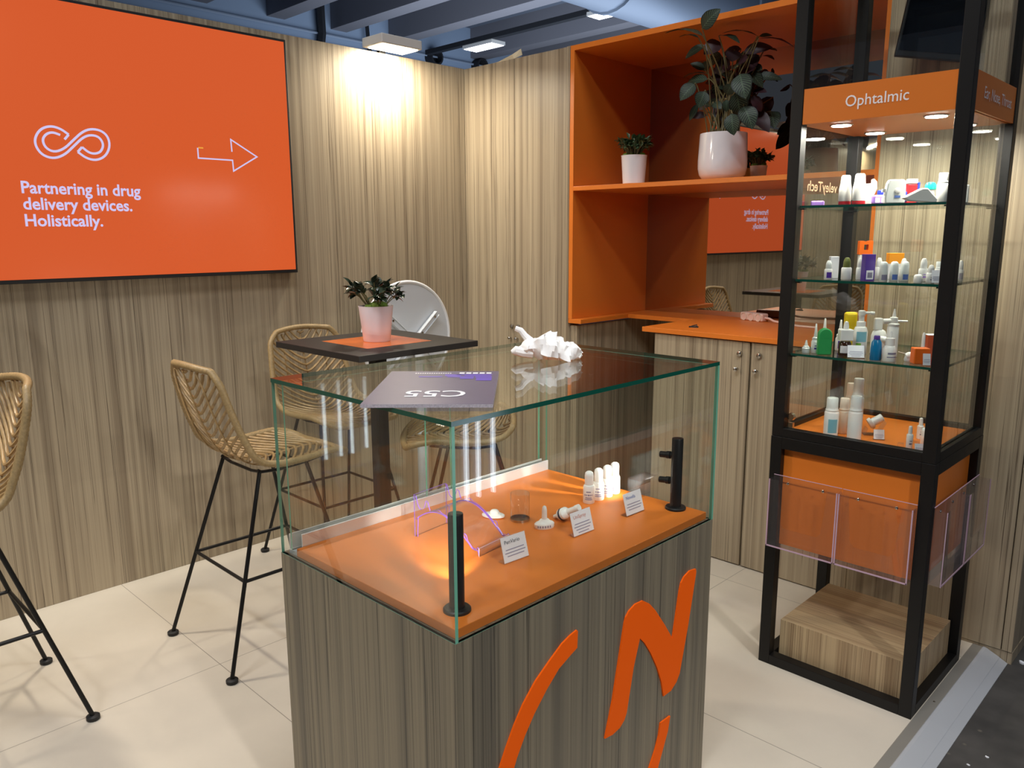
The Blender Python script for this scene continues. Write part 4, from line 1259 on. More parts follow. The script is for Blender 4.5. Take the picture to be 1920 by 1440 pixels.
# header band
HZ0, HZ1 = 1.895, 2.003
b = MB(L); b.box(X0 + Q + 0.002, X1 - Q - 0.002, Y0 + 0.004, Y0 + 0.012, HZ0, HZ1); hd = b.obj('header_panel', ['orange'], t)
b = MB(L); put_text(b, 'Ophtalmic', (2.558, Y0 + 0.004, 1.935), (1, 0, 0), (0, 0, 1), width=0.186, height=0.033, bold=0.004); b.obj('lettering', ['white_vinyl'], hd)
b = MB(L); b.box(X1 - 0.012, X1 - 0.004, Y0 + Q + 0.002, Y1 - Q - 0.002, HZ0, HZ1); hd = b.obj('header_panel', ['orange'], t)
b = MB(L); put_text(b, 'Ear, Nose, Throat', (X1 - 0.004, -0.615, 1.935), (0, 1, 0), (0, 0, 1), width=0.300, height=0.033, bold=0.004); b.obj('lettering', ['white_vinyl'], hd)
b = MB(L); b.box(X0 + 0.022, X1 - 0.022, Y0 + 0.022, Y1 - 0.022, HZ0 + 0.002, HZ0 + 0.016); lp = b.obj('light_panel', ['orange'], t)
for i, (x, y) in enumerate(((2.505, -0.63), (2.79, -0.63), (2.505, -0.34), (2.79, -0.34))):
    b = MB(L); b.lathe([(0.036, 0.0), (0.036, -0.002), (0.033, -0.004), (0.031, -0.002)], (x, y, HZ0 + 0.002), 28); dl = b.obj('downlight', ['steel'], t, smooth=40)
    b = MB(L); b.lathe([(0.030, -0.0035), (0.030, -0.0055)], (x, y, HZ0 + 0.002), 24); b.obj('bulb', ['led_face'], dl)
    l = bpy.data.lights.new('downlight_beam', 'AREA'); l.shape = 'DISK'; l.size = 0.055; l.energy = 3.2; l.color = (1, 0.95, 0.84)
    o = bpy.data.objects.new('downlight_beam', l); COL.objects.link(o); o.location = (x, y, HZ0 - 0.006)
SH = (1.640, 1.400, 1.149)
for z in SH:
    b = MB(L); b.box(X0 + 0.024, X1 - 0.024, Y0 + 0.024, Y1 - 0.024, z - 0.008, z, 0, 1, 2); sh = b.obj('glass_shelf', ['glass', 'edge_green'], t)
    for x in (X0 + 0.020, X1 - 0.055):
        for y in (Y0 + 0.030, Y1 - 0.045):
            b = MB(L); b.box(x, x + 0.035, y, y + 0.015, z - 0.013, z - 0.0085); b.obj('bracket', ['black_metal'], sh)
ZB = 0.872
b = MB(L); b.box(X0 + 0.022, X1 - 0.022, Y0 + 0.022, Y1 - 0.022, ZJ + 0.002, ZB); b.obj('floor_panel', ['orange'], t)
b = MB(L); b.box(X0 + 0.040, X1 - 0.040, Y0 + 0.026, Y0 + 0.036, 0.46, ZJ - 0.043); b.obj('lower_panel', ['orange'], t)
b = MB(L); b.box(X1 - 0.036, X1 - 0.026, Y0 + 0.040, Y1 - 0.040, 0.46, ZJ - 0.043); b.obj('lower_panel', ['orange'], t)
b = MB(L); b.lathe([(0.012, 0), (0.014, 0.012), (0.010, 0.018)], (X0 + 0.055, Y0 + 0.022, ZB + 0.055), 14, 0, Matrix.Rotation(-PI / 2, 3, 'X')); b.box(X0 + 0.045, X0 + 0.065, Y0 + 0.021, Y0 + 0.035, ZB + 0.012, ZB + 0.035); b.obj('door_lock', ['steel'], t, smooth=40)

b = MB(); b.box(2.436, 2.884, -0.694, -0.275, 0.0, 0.165)
tag(b.obj('plinth_block', ['wood_plinth'], bevel=0.001), 'low wood-grain block on the floor inside the tower frame', 'plinth')


def brochure(label, org, ux, uy, w, h, d):
    """org: lower corner at the panel; ux: along the panel, uy: out of it"""
    t_ = thing('brochure_holder', label, 'brochure holder', org, 0, 'clear brochure holders on the tower')
    ux, uy = Vector(ux), Vector(uy)

    def bx(mb_, a0, a1, d0, d1, z0_, z1_, edge=False):
        c = [ux * a + uy * dd for a in (a0, a1) for dd in (d0, d1)]
        vs_ = [(p.x, p.y, z) for z in (z0_, z1_) for p in c]
        mb_.add(vs_, [(0, 1, 3, 2), (4, 6, 7, 5), (0, 2, 6, 4), (1, 5, 7, 3), (0, 4, 5, 1), (2, 3, 7, 6)], 1 if edge else 0)
    b_ = MB(); bx(b_, 0, w, 0, 0.003, 0, h); bx(b_, 0, w, 0.0, 0.003, h, h + 0.0015, True); b_.obj('back_plate', ['acrylic', 'acrylic_edge'], t_)
    b_ = MB(); bx(b_, 0.0, 0.003, 0.003, d, 0, h * 0.97); bx(b_, w - 0.003, w, 0.003, d, 0, h * 0.97); bx(b_, 0, w, 0.003, d, 0, 0.003); bx(b_, -0.0005, 0.0035, d - 0.0005, d + 0.0015, 0, h * 0.97, True); bx(b_, w - 0.0035, w + 0.0005, d - 0.0005, d + 0.0015, 0, h * 0.97, True); bx(b_, 0, w, d, d + 0.0015, -0.0005, 0.0045, True)
    b_.obj('sides', ['acrylic', 'acrylic_edge'], t_)
    b_ = MB()
    c0 = [(0.003, 0), (w - 0.003, 0), (w - 0.003, h * .97), (w * .86, h * .97), (w * .80, h * .36), (w * .74, h * .30), (w * .26, h * .30), (w * .20, h * .36), (w * .14, h * .97), (0.003, h * .97)]
    left = [(0.003, 0), (w * .26, 0), (w * .26, h * .30), (w * .20, h * .36), (w * .14, h * .97), (0.003, h * .97)]
    mid = [(w * .26, 0), (w * .74, 0), (w * .74, h * .30), (w * .26, h * .30)]
    right = [(w * .74, 0), (w - 0.003, 0), (w - 0.003, h * .97), (w * .86, h * .97), (w * .80, h * .36), (w * .74, h * .30)]
    for poly_ in (left, mid, right):
        b_.prism(poly_, lambda a, c, e: tuple(ux * a + uy * (d - 0.003 + e) + Vector((0, 0, c))), 0.003)
    b_.obj('front_plate', ['acrylic_clear'], t_)
    for a in (0.22, 0.74):
        b_ = MB()
        q_ = uy.to_track_quat('Z', 'Y').to_matrix()
        b_.lathe([(0.005, 0), (0.005, 0.002), (0.003, 0.0035)], ux * (w * a) + uy * 0.003 + Vector((0, 0, h * 0.91)), 12, 0, q_); b_.obj('screw', ['steel'], t_, smooth=40)
    return t_


brochure('clear brochure holder on the tower front, left of the two', (2.402, Y0 - 0.001, 0.468), (1, 0, 0), (0, -1, 0), 0.238, 0.252, 0.038)
brochure('clear brochure holder on the tower front, beside the near post', (2.644, Y0 - 0.001, 0.468), (1, 0, 0), (0, -1, 0), 0.230, 0.252, 0.038)
brochure('clear brochure holder on the tower side, beside the near post', (X1 + 0.001, -0.715, 0.462), (0, 1, 0), (1, 0, 0), 0.238, 0.252, 0.038)
brochure('clear brochure holder on the tower side, at the cupboard end', (X1 + 0.001, -0.472, 0.462), (0, 1, 0), (1, 0, 0), 0.238, 0.252, 0.038)


# ------------------------------------------------------------------ products in the tower
def ringz(mb_, r, z0_, z1_, a0, a1, m=0, n=8, sx=1.0, sy=1.0):
    """a patch of printing wrapped on a round body"""
    vs_ = []
    for i in range(n + 1):
        a = a0 + (a1 - a0) * i / n
        for z in (z0_, z1_): vs_.append((r * sx * math.cos(a), r * sy * math.sin(a), z))
    mb_.add(vs_, [(2 * i, 2 * i + 2, 2 * i + 3, 2 * i + 1) for i in range(n)], m)


FR = -PI / 2 + 0.75     # direction towards the viewer, about


def bottle(label, x, y, z, w, h, style='drop', bodym='white_plastic', capm='white_plastic', printm=None, group=None, cat='bottle', rz=0.0, name='product_bottle', band=None):
    t_ = thing(name, label, cat, (x, y, z + 0.0003), rz, group)
    r = w / 2
    bo, ca = MB(), MB()
    if style == 'drop':       # eye-dropper bottle: round body, shoulder, tall ridged cap
        hb = h * 0.56
        bo.lathe([(r * .9, 0), (r, 0.002), (r, hb * .9), (r * .86, hb), (r * .5, hb)], (0, 0, 0), 20)
        ca.lathe([(r * .70, hb), (r * .74, hb + .002), (r * .70, hb + (h - hb) * .55), (r * .62, hb + (h - hb) * .72), (r * .40, h * .985), (r * .2, h)], (0, 0, 0), 20)
    elif style == 'cone':     # nozzle bottle with a long cone
        hb = h * 0.46
        bo.lathe([(r * .9, 0), (r, 0.002), (r, hb * .82), (r * .72, hb), (r * .45, hb * 1.04)], (0, 0, 0), 20)
        ca.lathe([(r * .80, hb), (r * .82, hb + h * .02), (r * .78, hb + h * .06), (r * .48, hb + h * .09), (r * .34, hb + h * .28), (r * .18, h * .985), (r * .08, h)], (0, 0, 0), 18)
    elif style == 'foam':     # foam pump with a straight cap
        hb = h * 0.66
        bo.lathe([(r * .92, 0), (r, 0.002), (r, hb * .93), (r * .9, hb * .985), (r * .8, hb)], (0, 0, 0), 24)
        ca.lathe([(r * .90, hb), (r * .92, hb + h * .03), (r * .82, hb + h * .05), (r * .80, hb + h * .10), (r * .78, h * .985), (r * .72, h)], (0, 0, 0), 24)
    elif style == 'pen':      # slim spray
        hb = h * 0.64
        bo.lathe([(r * .95, 0), (r, 0.002), (r, hb * .95), (r * .8, hb)], (0, 0, 0), 18)
        ca.lathe([(r * .62, hb), (r * .60, h * .80), (r * .52, h * .97), (r * .3, h)], (0, 0, 0), 18)
    elif style == 'jar':
        hb = h * 0.5
        bo.lathe([(r * .9, 0), (r, 0.002), (r, hb), (r * .8, hb)], (0, 0, 0), 20)
        ca.lathe([(r * .95, hb), (r * .95, h * .8), (r * .75, h * .95), (r * .4, h)], (0, 0, 0), 20)
    elif style == 'tall':     # dropper with thin bulb
        hb = h * 0.34
        bo.lathe([(r * .8, 0), (r, 0.002), (r, hb * .7), (r * .6, hb), (r * .42, hb * 1.02)], (0, 0, 0), 18)
        ca.lathe([(r * .42, hb), (r * .40, h * .8), (r * .34, h * .93), (r * .16, h)], (0, 0, 0), 16)
    bo.obj('body', [bodym], t_, smooth=40)
    ca.obj('cap', [capm], t_, smooth=40)
    if printm:
        p_ = MB()
        ringz(p_, r * 1.012, hb * .16, hb * .70, FR - .75, FR + .55)
        p_.obj('label', [printm], t_)
    if band:
        p_ = MB(); ringz(p_, r * 1.014, hb * .30, hb * .42, FR - .5, FR + .35); ringz(p_, r * 1.014, hb * .52, hb * .58, FR - .4, FR + .3)
        p_.obj('print', [band], t_)
    return t_


def block(label, x, y, z, w, d, h, m, rz=0.0, name='carton', cat='box', group=None, bev=0.001, parts=(), tilt=0.0):
    t_ = thing(name, label, cat, (x, y, z + 0.0003), rz, group)
    X = Matrix.Rotation(tilt, 4, 'X')
    b_ = MB(); b_.x = X; b_.box(-w / 2, w / 2, -d / 2, d / 2, 0, h); b_.obj('body', [m], t_, bevel=bev)
    for (nm, pm, a0, a1, c0, c1, z0_, z1_) in parts:
        b_ = MB(); b_.x = X; b_.box(a0 * w, a1 * w, c0 * d, c1 * d, z0_ * h, z1_ * h); b_.obj(nm, [pm], t_, bevel=min(bev, 0.0006))
    return t_


G0, G1, G2, G3 = 'products on the tower floor', 'products on the lowest glass shelf', 'products on the middle glass shelf', 'products on the top glass shelf'
RZ = math.radians(38)
# tower floor
bottle('white foam bottle with pale blue label, leftmost on the tower floor', 2.556, -0.665, ZB, 0.047, 0.132, 'foam', 'white_plastic', 'milky_plastic', 'label_teal', G0)
bottle('plain cream foam bottle between the two front foam bottles', 2.572, -0.600, ZB, 0.038, 0.123, 'foam', 'cream_plastic', 'cream_plastic', None, G0)
bottle('plain white foam bottle, right of the three front foam bottles', 2.634, -0.662, ZB, 0.045, 0.148, 'foam', 'white_plastic', 'milky_plastic', None, G0)
bottle('tallest foam bottle, standing behind the others on the tower floor', 2.588, -0.53, ZB, 0.042, 0.184, 'foam', 'milky_plastic', 'milky_plastic', None, G0)
bottle('pale foam bottle peeking out behind the tallest one', 2.545, -0.48, ZB, 0.038, 0.155, 'foam', 'cream_plastic', 'cream_plastic', None, G0)
t = thing('nasal_sprayer', 'white spray head lying tilted on a clear angled stand', 'applicator', (2.655, -0.545, ZB), 0.6, G0)
b = MB(); b.prism([(-0.035, 0), (0.012, 0), (0.012, 0.002), (-0.032, 0.002)], lambda a, c, d: (a, -0.02 + d, c), 0.04); b.prism([(0.012, 0), (0.035, 0.045), (0.033, 0.046), (0.010, 0.001)], lambda a, c, d: (a, -0.02 + d, c), 0.04); b.prism([(-0.035, 0), (-0.025, 0.024), (-0.023, 0.024), (-0.032, 0.0)], lambda a, c, d: (a, -0.02 + d, c), 0.04); b.obj('stand', ['acrylic'], t)
b = MB(); RT = Matrix.Rotation(math.radians(58), 3, 'Y'); b.lathe([(0.018, -0.022), (0.020, -0.018), (0.020, -0.010), (0.014, -0.008), (0.014, 0.014), (0.0145, 0.026), (0.010, 0.028)], (0.002, 0, 0.046), 22, 0, RT); b.obj('head', ['white_plastic'], t, smooth=40)
card('tilted name card in front of the white spray head on the tower floor', 2.700, -0.615, ZB, 0.036, 0.034, '', math.radians(32), 0.35, lines=4)
bottle('slim white spray bottle, middle of the tower floor', 2.806, -0.655, ZB, 0.020, 0.074, 'pen', 'white_plastic', 'white_plastic', None, G0, band='label_grey')
block('tiny clear acrylic cube beside the slim white spray bottle', 2.787, -0.675, ZB, 0.018, 0.018, 0.018, 'acrylic', 0.2, 'clear_block', 'display block', G0)
bottle('slim white spray bottle at the back of the tower floor', 2.789, -0.50, ZB, 0.021, 0.071, 'pen', 'white_plastic', 'white_plastic', None, G0, band='label_grey')
bottle('short white capped bottle beside the near post on the tower floor', 2.822, -0.565, ZB, 0.022, 0.055, 'jar', 'white_plastic', 'milky_plastic', None, G0, band='red_plastic')
card('small name card at the foot of the near post inside the tower', 2.850, -0.690, ZB, 0.03, 0.028, '', math.radians(32), 0.35, lines=3)
card('name card seen edge-on through the right tower pane', 2.868, -0.590, ZB, 0.045, 0.046, '', math.radians(118), 0.30, lines=3)
# lowest shelf
z = SH[2]
bottle('tiny white cone nozzle, leftmost on the lowest glass shelf', 2.458, -0.68, z, 0.026, 0.044, 'cone', 'milky_plastic', 'white_plastic', None, G1)
bottle('white nozzle bottle left of the green flask', 2.480, -0.66, z, 0.026, 0.100, 'cone', 'white_plastic', 'white_plastic', None, G1, band='label_purple')
bottle('white nozzle bottle behind the green flask', 2.480, -0.59, z, 0.030, 0.113, 'cone', 'milky_plastic', 'white_plastic', None, G1)
t = thing('green_flask', 'green round-topped flask on the lowest glass shelf', 'bottle', (2.521, -0.682, z + 0.0003), RZ, G1)
pts = [(-0.0225, 0), (0.0225, 0), (0.0225, 0.066)] + [(0.0225 * math.cos(PI * k / 12), 0.066 + 0.024 * math.sin(PI * k / 12)) for k in range(1, 12)] + [(-0.0225, 0.066)]
b = MB(); b.prism(pts, lambda a, c, d: (a, -0.012 + d, c), 0.024); b.obj('body', ['green_plastic'], t, smooth=30, bevel=0.004)
b = MB(); b.box(-0.014, 0.014, -0.0125, -0.011, 0.058, 0.0605); b.obj('ridge', ['green_plastic'], t)
bottle('white nozzle bottle behind the square white dropper cap', 2.517, -0.545, z, 0.03, 0.107, 'cone', 'white_plastic', 'white_plastic', 'label_purple', G1)
t = thing('dropper_bottle', 'brown glass bottle with a square white cap and nozzle', 'bottle', (2.577, -0.65, z + 0.0003), RZ, G1)
b = MB(); b.lathe([(0.018, 0), (0.020, 0.002), (0.020, 0.040), (0.015, 0.048)], (0, 0, 0), 22); b.obj('body', ['brown_glass'], t, smooth=40)
b = MB(); ringz(b, 0.0203, 0.010, 0.034, -2.6, -0.5); b.obj('label', ['paper'], t)
b = MB(); b.box(-0.021, 0.021, -0.018, 0.018, 0.050, 0.088); b.obj('cap', ['white_plastic'], t, bevel=0.003)
b = MB(); b.lathe([(0.009, 0.088), (0.0085, 0.100), (0.006, 0.112), (0.002, 0.114)], (0, 0, 0), 16); b.obj('nozzle', ['white_plastic'], t, smooth=40)
block('tall yellow rounded case behind the white pump bottle', 2.531, -0.50, z, 0.042, 0.026, 0.131, 'yellow_plastic', RZ, 'yellow_case', 'case', G1, 0.008)
t = thing('pump_bottle', 'white pump bottle with a sideways nozzle and green label mark', 'bottle', (2.602, -0.59, z + 0.0003), RZ, G1)
b = MB(); b.lathe([(0.021, 0), (0.0225, 0.002), (0.0225, 0.078), (0.018, 0.092), (0.012, 0.095)], (0, 0, 0), 24); b.obj('body', ['white_plastic'], t, smooth=40)
b = MB(); b.lathe([(0.0145, 0.094), (0.0145, 0.110), (0.009, 0.112), (0.009, 0.130), (0.011, 0.132), (0.011, 0.146), (0.006, 0.148)], (0, 0, 0), 20); b.obj('collar', ['white_plastic'], t, smooth=40)
b = MB(); b.cyl((0.008, 0, 0.140), (0.030, 0, 0.139), 0.0045, 12); b.cyl((0.026, 0, 0.139), (0.040, 0, 0.138), 0.006, 12); b.obj('nozzle', ['white_plastic'], t, smooth=40)
b = MB(); ringz(b, 0.0228, 0.044, 0.078, -2.4, -0.9); b.obj('label', ['label_teal'], t)
b = MB(); ringz(b, 0.0229, 0.030, 0.040, -2.4, -1.7); b.obj('colour_mark', ['label_green'], t)
card('leaning white name card in front of the pump bottle', 2.632, -0.690, z, 0.054, 0.043, '', math.radians(30), 0.42, lines=4)
t = thing('blue_bottle', 'blue bottle with a violet cap on the lowest glass shelf', 'bottle', (2.689, -0.68, z + 0.0003), RZ, G1)
b = MB(); b.lathe([(0.0165, 0), (0.018, 0.002), (0.0175, 0.036), (0.015, 0.058), (0.009, 0.068)], (0, 0, 0), 24, 0, None, 1.0, 0.8); b.obj('body', ['blue_plastic'], t, smooth=40)
b = MB(); b.lathe([(0.0095, 0.067), (0.0095, 0.076), (0.008, 0.079)], (0, 0, 0), 20); b.obj('cap', ['purple_plastic'], t, smooth=40)
t = thing('inhaler', 'white rounded inhaler with a side spout, behind the blue bottle', 'inhaler', (2.646, -0.545, z + 0.0003), RZ, G1)
b = MB(); b.lathe([(0.020, 0), (0.024, 0.003), (0.024, 0.062), (0.019, 0.078), (0.010, 0.084)], (0, 0, 0), 24, 0, None, 1.05, 0.75); b.obj('body', ['white_plastic'], t, smooth=40)
b = MB(); b.box(-0.018, 0.008, -0.010, 0.010, 0.080, 0.122); b.obj('canister', ['white_plastic'], t, bevel=0.004)
b = MB(); b.cyl((0.0, -0.012, 0.055), (0.026, -0.026, 0.050), 0.010, 16, 0, 0.008); b.obj('spout', ['white_plastic'], t, smooth=40)
t = thing('nozzle_bottle', 'tall white bottle with a pointed tip and a side arm, tallest on the lowest shelf', 'bottle', (2.701, -0.578, z + 0.0003), RZ, G1)
b = MB(); b.lathe([(0.016, 0), (0.018, 0.002), (0.018, 0.098), (0.015, 0.104)], (0, 0, 0), 22); b.obj('body', ['white_plastic'], t, smooth=40)
b = MB(); b.lathe([(0.018, 0.104), (0.0185, 0.109), (0.013, 0.112), (0.012, 0.130), (0.006, 0.132), (0.002, 0.158)], (0, 0, 0), 20); b.obj('cap', ['white_plastic'], t, smooth=40)
b = MB(); b.cyl((0.008, 0, 0.118), (0.042, -0.004, 0.118), 0.0036, 10); b.cyl((-0.030, 0.006, 0.116), (-0.008, 0, 0.118), 0.009, 12); b.obj('side_arm', ['white_plastic'], t, smooth=40)
t = thing('product_bottle', 'white bottle with printed label right of the blue bottle', 'bottle', (2.730, -0.68, z + 0.0003), RZ, G1)
b = MB(); b.lathe([(0.0185, 0), (0.020, 0.002), (0.020, 0.040), (0.015, 0.050), (0.010, 0.052)], (0, 0, 0), 22); b.obj('body', ['white_plastic'], t, smooth=40)
b = MB(); b.lathe([(0.0135, 0.051), (0.0135, 0.074), (0.005, 0.076), (0.0045, 0.090), (0.002, 0.096)], (0, 0, 0), 20); b.obj('cap', ['white_plastic'], t, smooth=40)
b = MB(); ringz(b, 0.0203, 0.024, 0.030, -2.1, -0.7); ringz(b, 0.0203, 0.014, 0.017, -2.2, -0.6); b.obj('print', ['label_grey'], t)
t = thing('valve_piece', 'small white valve piece with a thin straw, between bottle and orange box', 'applicator', (2.768, -0.64, z + 0.0003), 0.5, G1)
b = MB(); b.lathe([(0.010, 0), (0.012, 0.006), (0.009, 0.018)], (0.006, 0, 0), 16); b.lathe([(0.011, 0), (0.013, 0.010), (0.010, 0.020), (0.004, 0.022)], (0, 0, 0.014), 16, 0, Matrix.Rotation(1.2, 3, 'Y')); b.obj('body', ['white_plastic'], t, smooth=40)
b = MB(); b.cyl((-0.004, 0, 0.024), (-0.024, -0.004, 0.030), 0.0016, 8); b.obj('straw', ['cream_plastic'], t)
block('orange rounded box under the white dropper bulb', 2.815, -0.66, z, 0.046, 0.036, 0.050, 'orange_plastic', RZ, 'orange_box', 'box', G1, 0.003)
bottle('white dropper behind the orange box', 2.800, -0.59, z, 0.026, 0.090, 'tall', 'white_plastic', 'white_plastic', None, G1)
block('brick-red carton behind the near post on the lowest shelf', 2.800, -0.50, z, 0.044, 0.040, 0.074, 'brick_card', RZ, 'carton', 'box', G1, 0.0008, (('flap', 'paper', -.5, .5, -.5, .5, 1.0, 1.02),))
card('tiny name card in front of the orange box', 2.850, -0.700, z, 0.024, 0.038, '', math.radians(30), 0.3, lines=3)
bottle('slim white dropper beside the near post on the lowest shelf', 2.857, -0.665, z, 0.016, 0.070, 'tall', 'red_plastic', 'white_plastic', None, G1)
# middle shelf
z = SH[1]
bottle('white bottle with violet label, leftmost on the middle shelf', 2.517, -0.68, z, 0.026, 0.062, 'drop', 'white_plastic', 'milky_plastic', 'label_purple', G2)
block('white carton leaning behind the violet-labelled bottle', 2.500, -0.60, z, 0.028, 0.020, 0.073, 'paper', RZ, 'carton', 'box', G2, 0.0006, (('stripe', 'label_grey', .46, .51, -.4, .4, .1, .95),))
bottle('white bottle with olive-green cap on the middle shelf', 2.568, -0.66, z, 0.032, 0.072, 'drop', 'white_plastic', 'olive_plastic', None, G2)
t = thing('orange_clip_pack', 'tall white pack with an orange handle top, highest on the middle shelf', 'pack', (2.562, -0.50, z + 0.0003), RZ, G2)
b = MB(); b.box(-0.020, 0.020, -0.010, 0.010, 0, 0.078); b.obj('body', ['white_plastic'], t, bevel=0.002)
b = MB()
for a0, a1, c0, c1 in ((-0.022, -0.007, 0.079, 0.124), (0.007, 0.022, 0.079, 0.124), (-0.007, 0.007, 0.079, 0.094), (-0.007, 0.007, 0.112, 0.122)): b.box(a0, a1, -0.011, 0.011, c0, c1)
b.obj('handle_top', ['orange_plastic'], t)
bottle('white bottle left of the purple carton', 2.594, -0.62, z, 0.020, 0.070, 'drop', 'white_plastic', 'white_plastic', None, G2)
block('purple carton with a white barcode field on the middle shelf', 2.642, -0.675, z, 0.034, 0.024, 0.084, 'purple_plastic', RZ + 0.25, 'carton', 'box', G2, 0.0006,
      (('barcode_field', 'paper', -.36, .36, -.515, -.50, .06, .40), ('barcode', 'label_grey', -.24, .24, -.525, -.515, .12, .32)))
bottle('white bottle just right of the purple carton', 2.632, -0.555, z, 0.026, 0.070, 'drop', 'white_plastic', 'white_plastic', None, G2)
for i, (x, y) in enumerate(((2.692, -0.68), (2.705, -0.655), (2.722, -0.64))):
    bottle(['clear-labelled bottle at the front left of the cluster below the amber carton', 'middle bottle of the cluster below the amber carton', 'right-hand bottle of the cluster below the amber carton'][i], x + i * 0.006, y + i * 0.012, z, 0.026, 0.062, 'jar', 'milky_plastic', 'milky_plastic', 'label_blue' if i else 'label_grey', G2)
bottle('white bottle at the right end of the cluster below the amber carton', 2.706, -0.545, z, 0.025, 0.069, 'drop', 'white_plastic', 'white_plastic', None, G2)
block('amber-topped carton standing behind the bottle cluster', 2.662, -0.50, z, 0.046, 0.030, 0.066, 'paper', RZ, 'carton', 'box', G2, 0.0006, (('amber_top', 'amber_plastic', -.51, .51, -.51, .51, 0.76, 1.28),))
bottle('short white jar before the right-hand bottles on the middle shelf', 2.800, -0.695, z, 0.025, 0.026, 'jar', 'white_plastic', 'white_plastic', None, G2)
bottle('white bottle behind the short jar on the middle shelf', 2.784, -0.60, z, 0.028, 0.072, 'drop', 'white_plastic', 'white_plastic', None, G2, band='lilac_plastic')
bottle('white bottle right of the short jar on the middle shelf', 2.829, -0.675, z, 0.025, 0.055, 'drop', 'white_plastic', 'white_plastic', None, G2, band='label_grey')
bottle('white bottle behind the card near the post on the middle shelf', 2.832, -0.61, z, 0.024, 0.063, 'foam', 'white_plastic', 'milky_plastic', None, G2)
card('name card by the near post on the middle shelf', 2.856, -0.690, z, 0.036, 0.040, '', math.radians(32), 0.25, lines=3)
bottle('white bottle with cyan label half behind the near post', 2.845, -0.57, z, 0.024, 0.068, 'drop', 'white_plastic', 'white_plastic', 'blue_plastic', G2)
bottle('white bottle seen through the right pane, nearest the glass', 2.868, -0.625, z, 0.027, 0.072, 'drop', 'white_plastic', 'milky_plastic', None, G2)
bottle('white bottle seen through the right pane, partly behind its neighbour', 2.862, -0.50, z, 0.020, 0.064, 'drop', 'white_plastic', 'white_plastic', 'label_lavender', G2)
# top shelf
z = SH[0]
block('flat violet case at the left end of the top shelf', 2.430, -0.60, z, 0.042, 0.026, 0.018, 'lilac_plastic', 0.3, 'flat_case', 'case', G3, 0.004)


def inhaler(label, x, y, h, w):
    t_ = thing('inhaler', label, 'inhaler', (x, y, z + 0.0003), RZ, G3)
    r = w / 2
    b_ = MB(); b_.lathe([(r * .93, 0.014), (r, 0.018), (r * .98, h * .55), (r * .82, h * .72), (r * .72, h * .95), (r * .55, h)], (0, 0, 0), 24, 0, None, 1, .75); b_.obj('body', ['white_plastic'], t_, smooth=40)
    b_ = MB(); b_.lathe([(r * .88, 0), (r * .95, 0.002), (r * .95, 0.0135)], (0, 0, 0), 24, 0, None, 1, .76); b_.obj('red_base', ['red_plastic'], t_, smooth=40)
    return t_


inhaler('white inhaler with red base on the top shelf, left of its twin', 2.521, -0.60, 0.098, 0.041)
inhaler('slightly taller white inhaler with red base on the top shelf', 2.567, -0.60, 0.101, 0.043)
t = thing('ear_device', 'white device with a peach-coloured flap behind the taller red-based inhaler', 'device', (2.572, -0.52, z + 0.0003), RZ, G3)
b = MB(); b.lathe([(0.014, 0), (0.016, 0.003), (0.014, 0.06), (0.010, 0.072)], (-0.004, 0, 0), 20); b.obj('body', ['white_plastic'], t, smooth=40)
b = MB(); b.prism([(0.0, 0.03), (0.012, 0.035), (0.020, 0.055), (0.018, 0.078), (0.008, 0.088), (0.0, 0.085)], lambda a, c, d: (a, -0.006 + d, c), 0.008); b.obj('flap', ['pink_plastic'], t, bevel=0.002)
block('low lilac case on the top shelf', 2.632, -0.60, z, 0.044, 0.024, 0.030, 'lilac_plastic', RZ, 'flat_case', 'case', G3, 0.006, (('window', 'paper', -.36, -.04, -.52, -.49, .2, .7), ('window', 'paper', .06, .38, -.52, -.49, .2, .7)))
block('small royal-blue block behind the lilac case', 2.592, -0.47, z, 0.026, 0.022, 0.052, 'royal_plastic', RZ, 'blue_block', 'case', G3, 0.004)
t = thing('dose_counter', 'white boxy dose device with a blue word mark on the top shelf', 'device', (2.690, -0.64, z + 0.0003), RZ - 0.05, G3)
pts = [(-0.028, 0), (0.030, 0), (0.032, 0.02), (0.030, 0.066), (0.024, 0.074), (-0.018, 0.074), (-0.024, 0.062), (-0.030, 0.02)]
b = MB(); b.prism(pts, lambda a, c, d: (a, -0.014 + d, c), 0.028); b.obj('body', ['milky_plastic'], t, bevel=0.004)
b = MB(); b.lathe([(0.009, 0), (0.009, 0.0012), (0.007, 0.0018)], (0.006, -0.0142, 0.040), 18, 0, Matrix.Rotation(PI / 2, 3, 'X')); b.box(-0.036, -0.027, -0.006, 0.006, 0.036, 0.046); b.obj('button', ['white_plastic'], t, smooth=40)
b = MB(); put_text(b, 'SNIF', (-0.001, -0.0146, 0.018), (1, 0, 0), (0, 0, 1), width=0.017, height=0.008, bold=0.03, lift=0.0003) if False else b.box(-0.002, 0.015, -0.0149, -0.0143, 0.018, 0.025); b.obj('word_mark', ['label_blue'], t)
t = thing('red_device', 'red and blue plastic device behind the boxy white one', 'device', (2.705, -0.53, z + 0.0003), RZ, G3)
b = MB(); b.box(-0.016, 0.014, -0.012, 0.012, 0, 0.064); b.obj('body', ['red_plastic'], t, bevel=0.003)
b = MB(); b.box(-0.016, 0.014, -0.0122, 0.0122, 0.0645, 0.080); b.obj('top', ['milky_plastic'], t, bevel=0.003)
b = MB(); b.box(0.0145, 0.022, -0.010, 0.010, 0.006, 0.070); b.box(-0.021, -0.0165, -0.012, 0.008, 0.01, 0.04); b.obj('side_clip', ['royal_plastic'], t, bevel=0.003)
t = thing('paper_tent', 'white folded wing-shaped device with pointed end on the top shelf', 'device', (2.766, -0.645, z + 0.0003), RZ, G3)
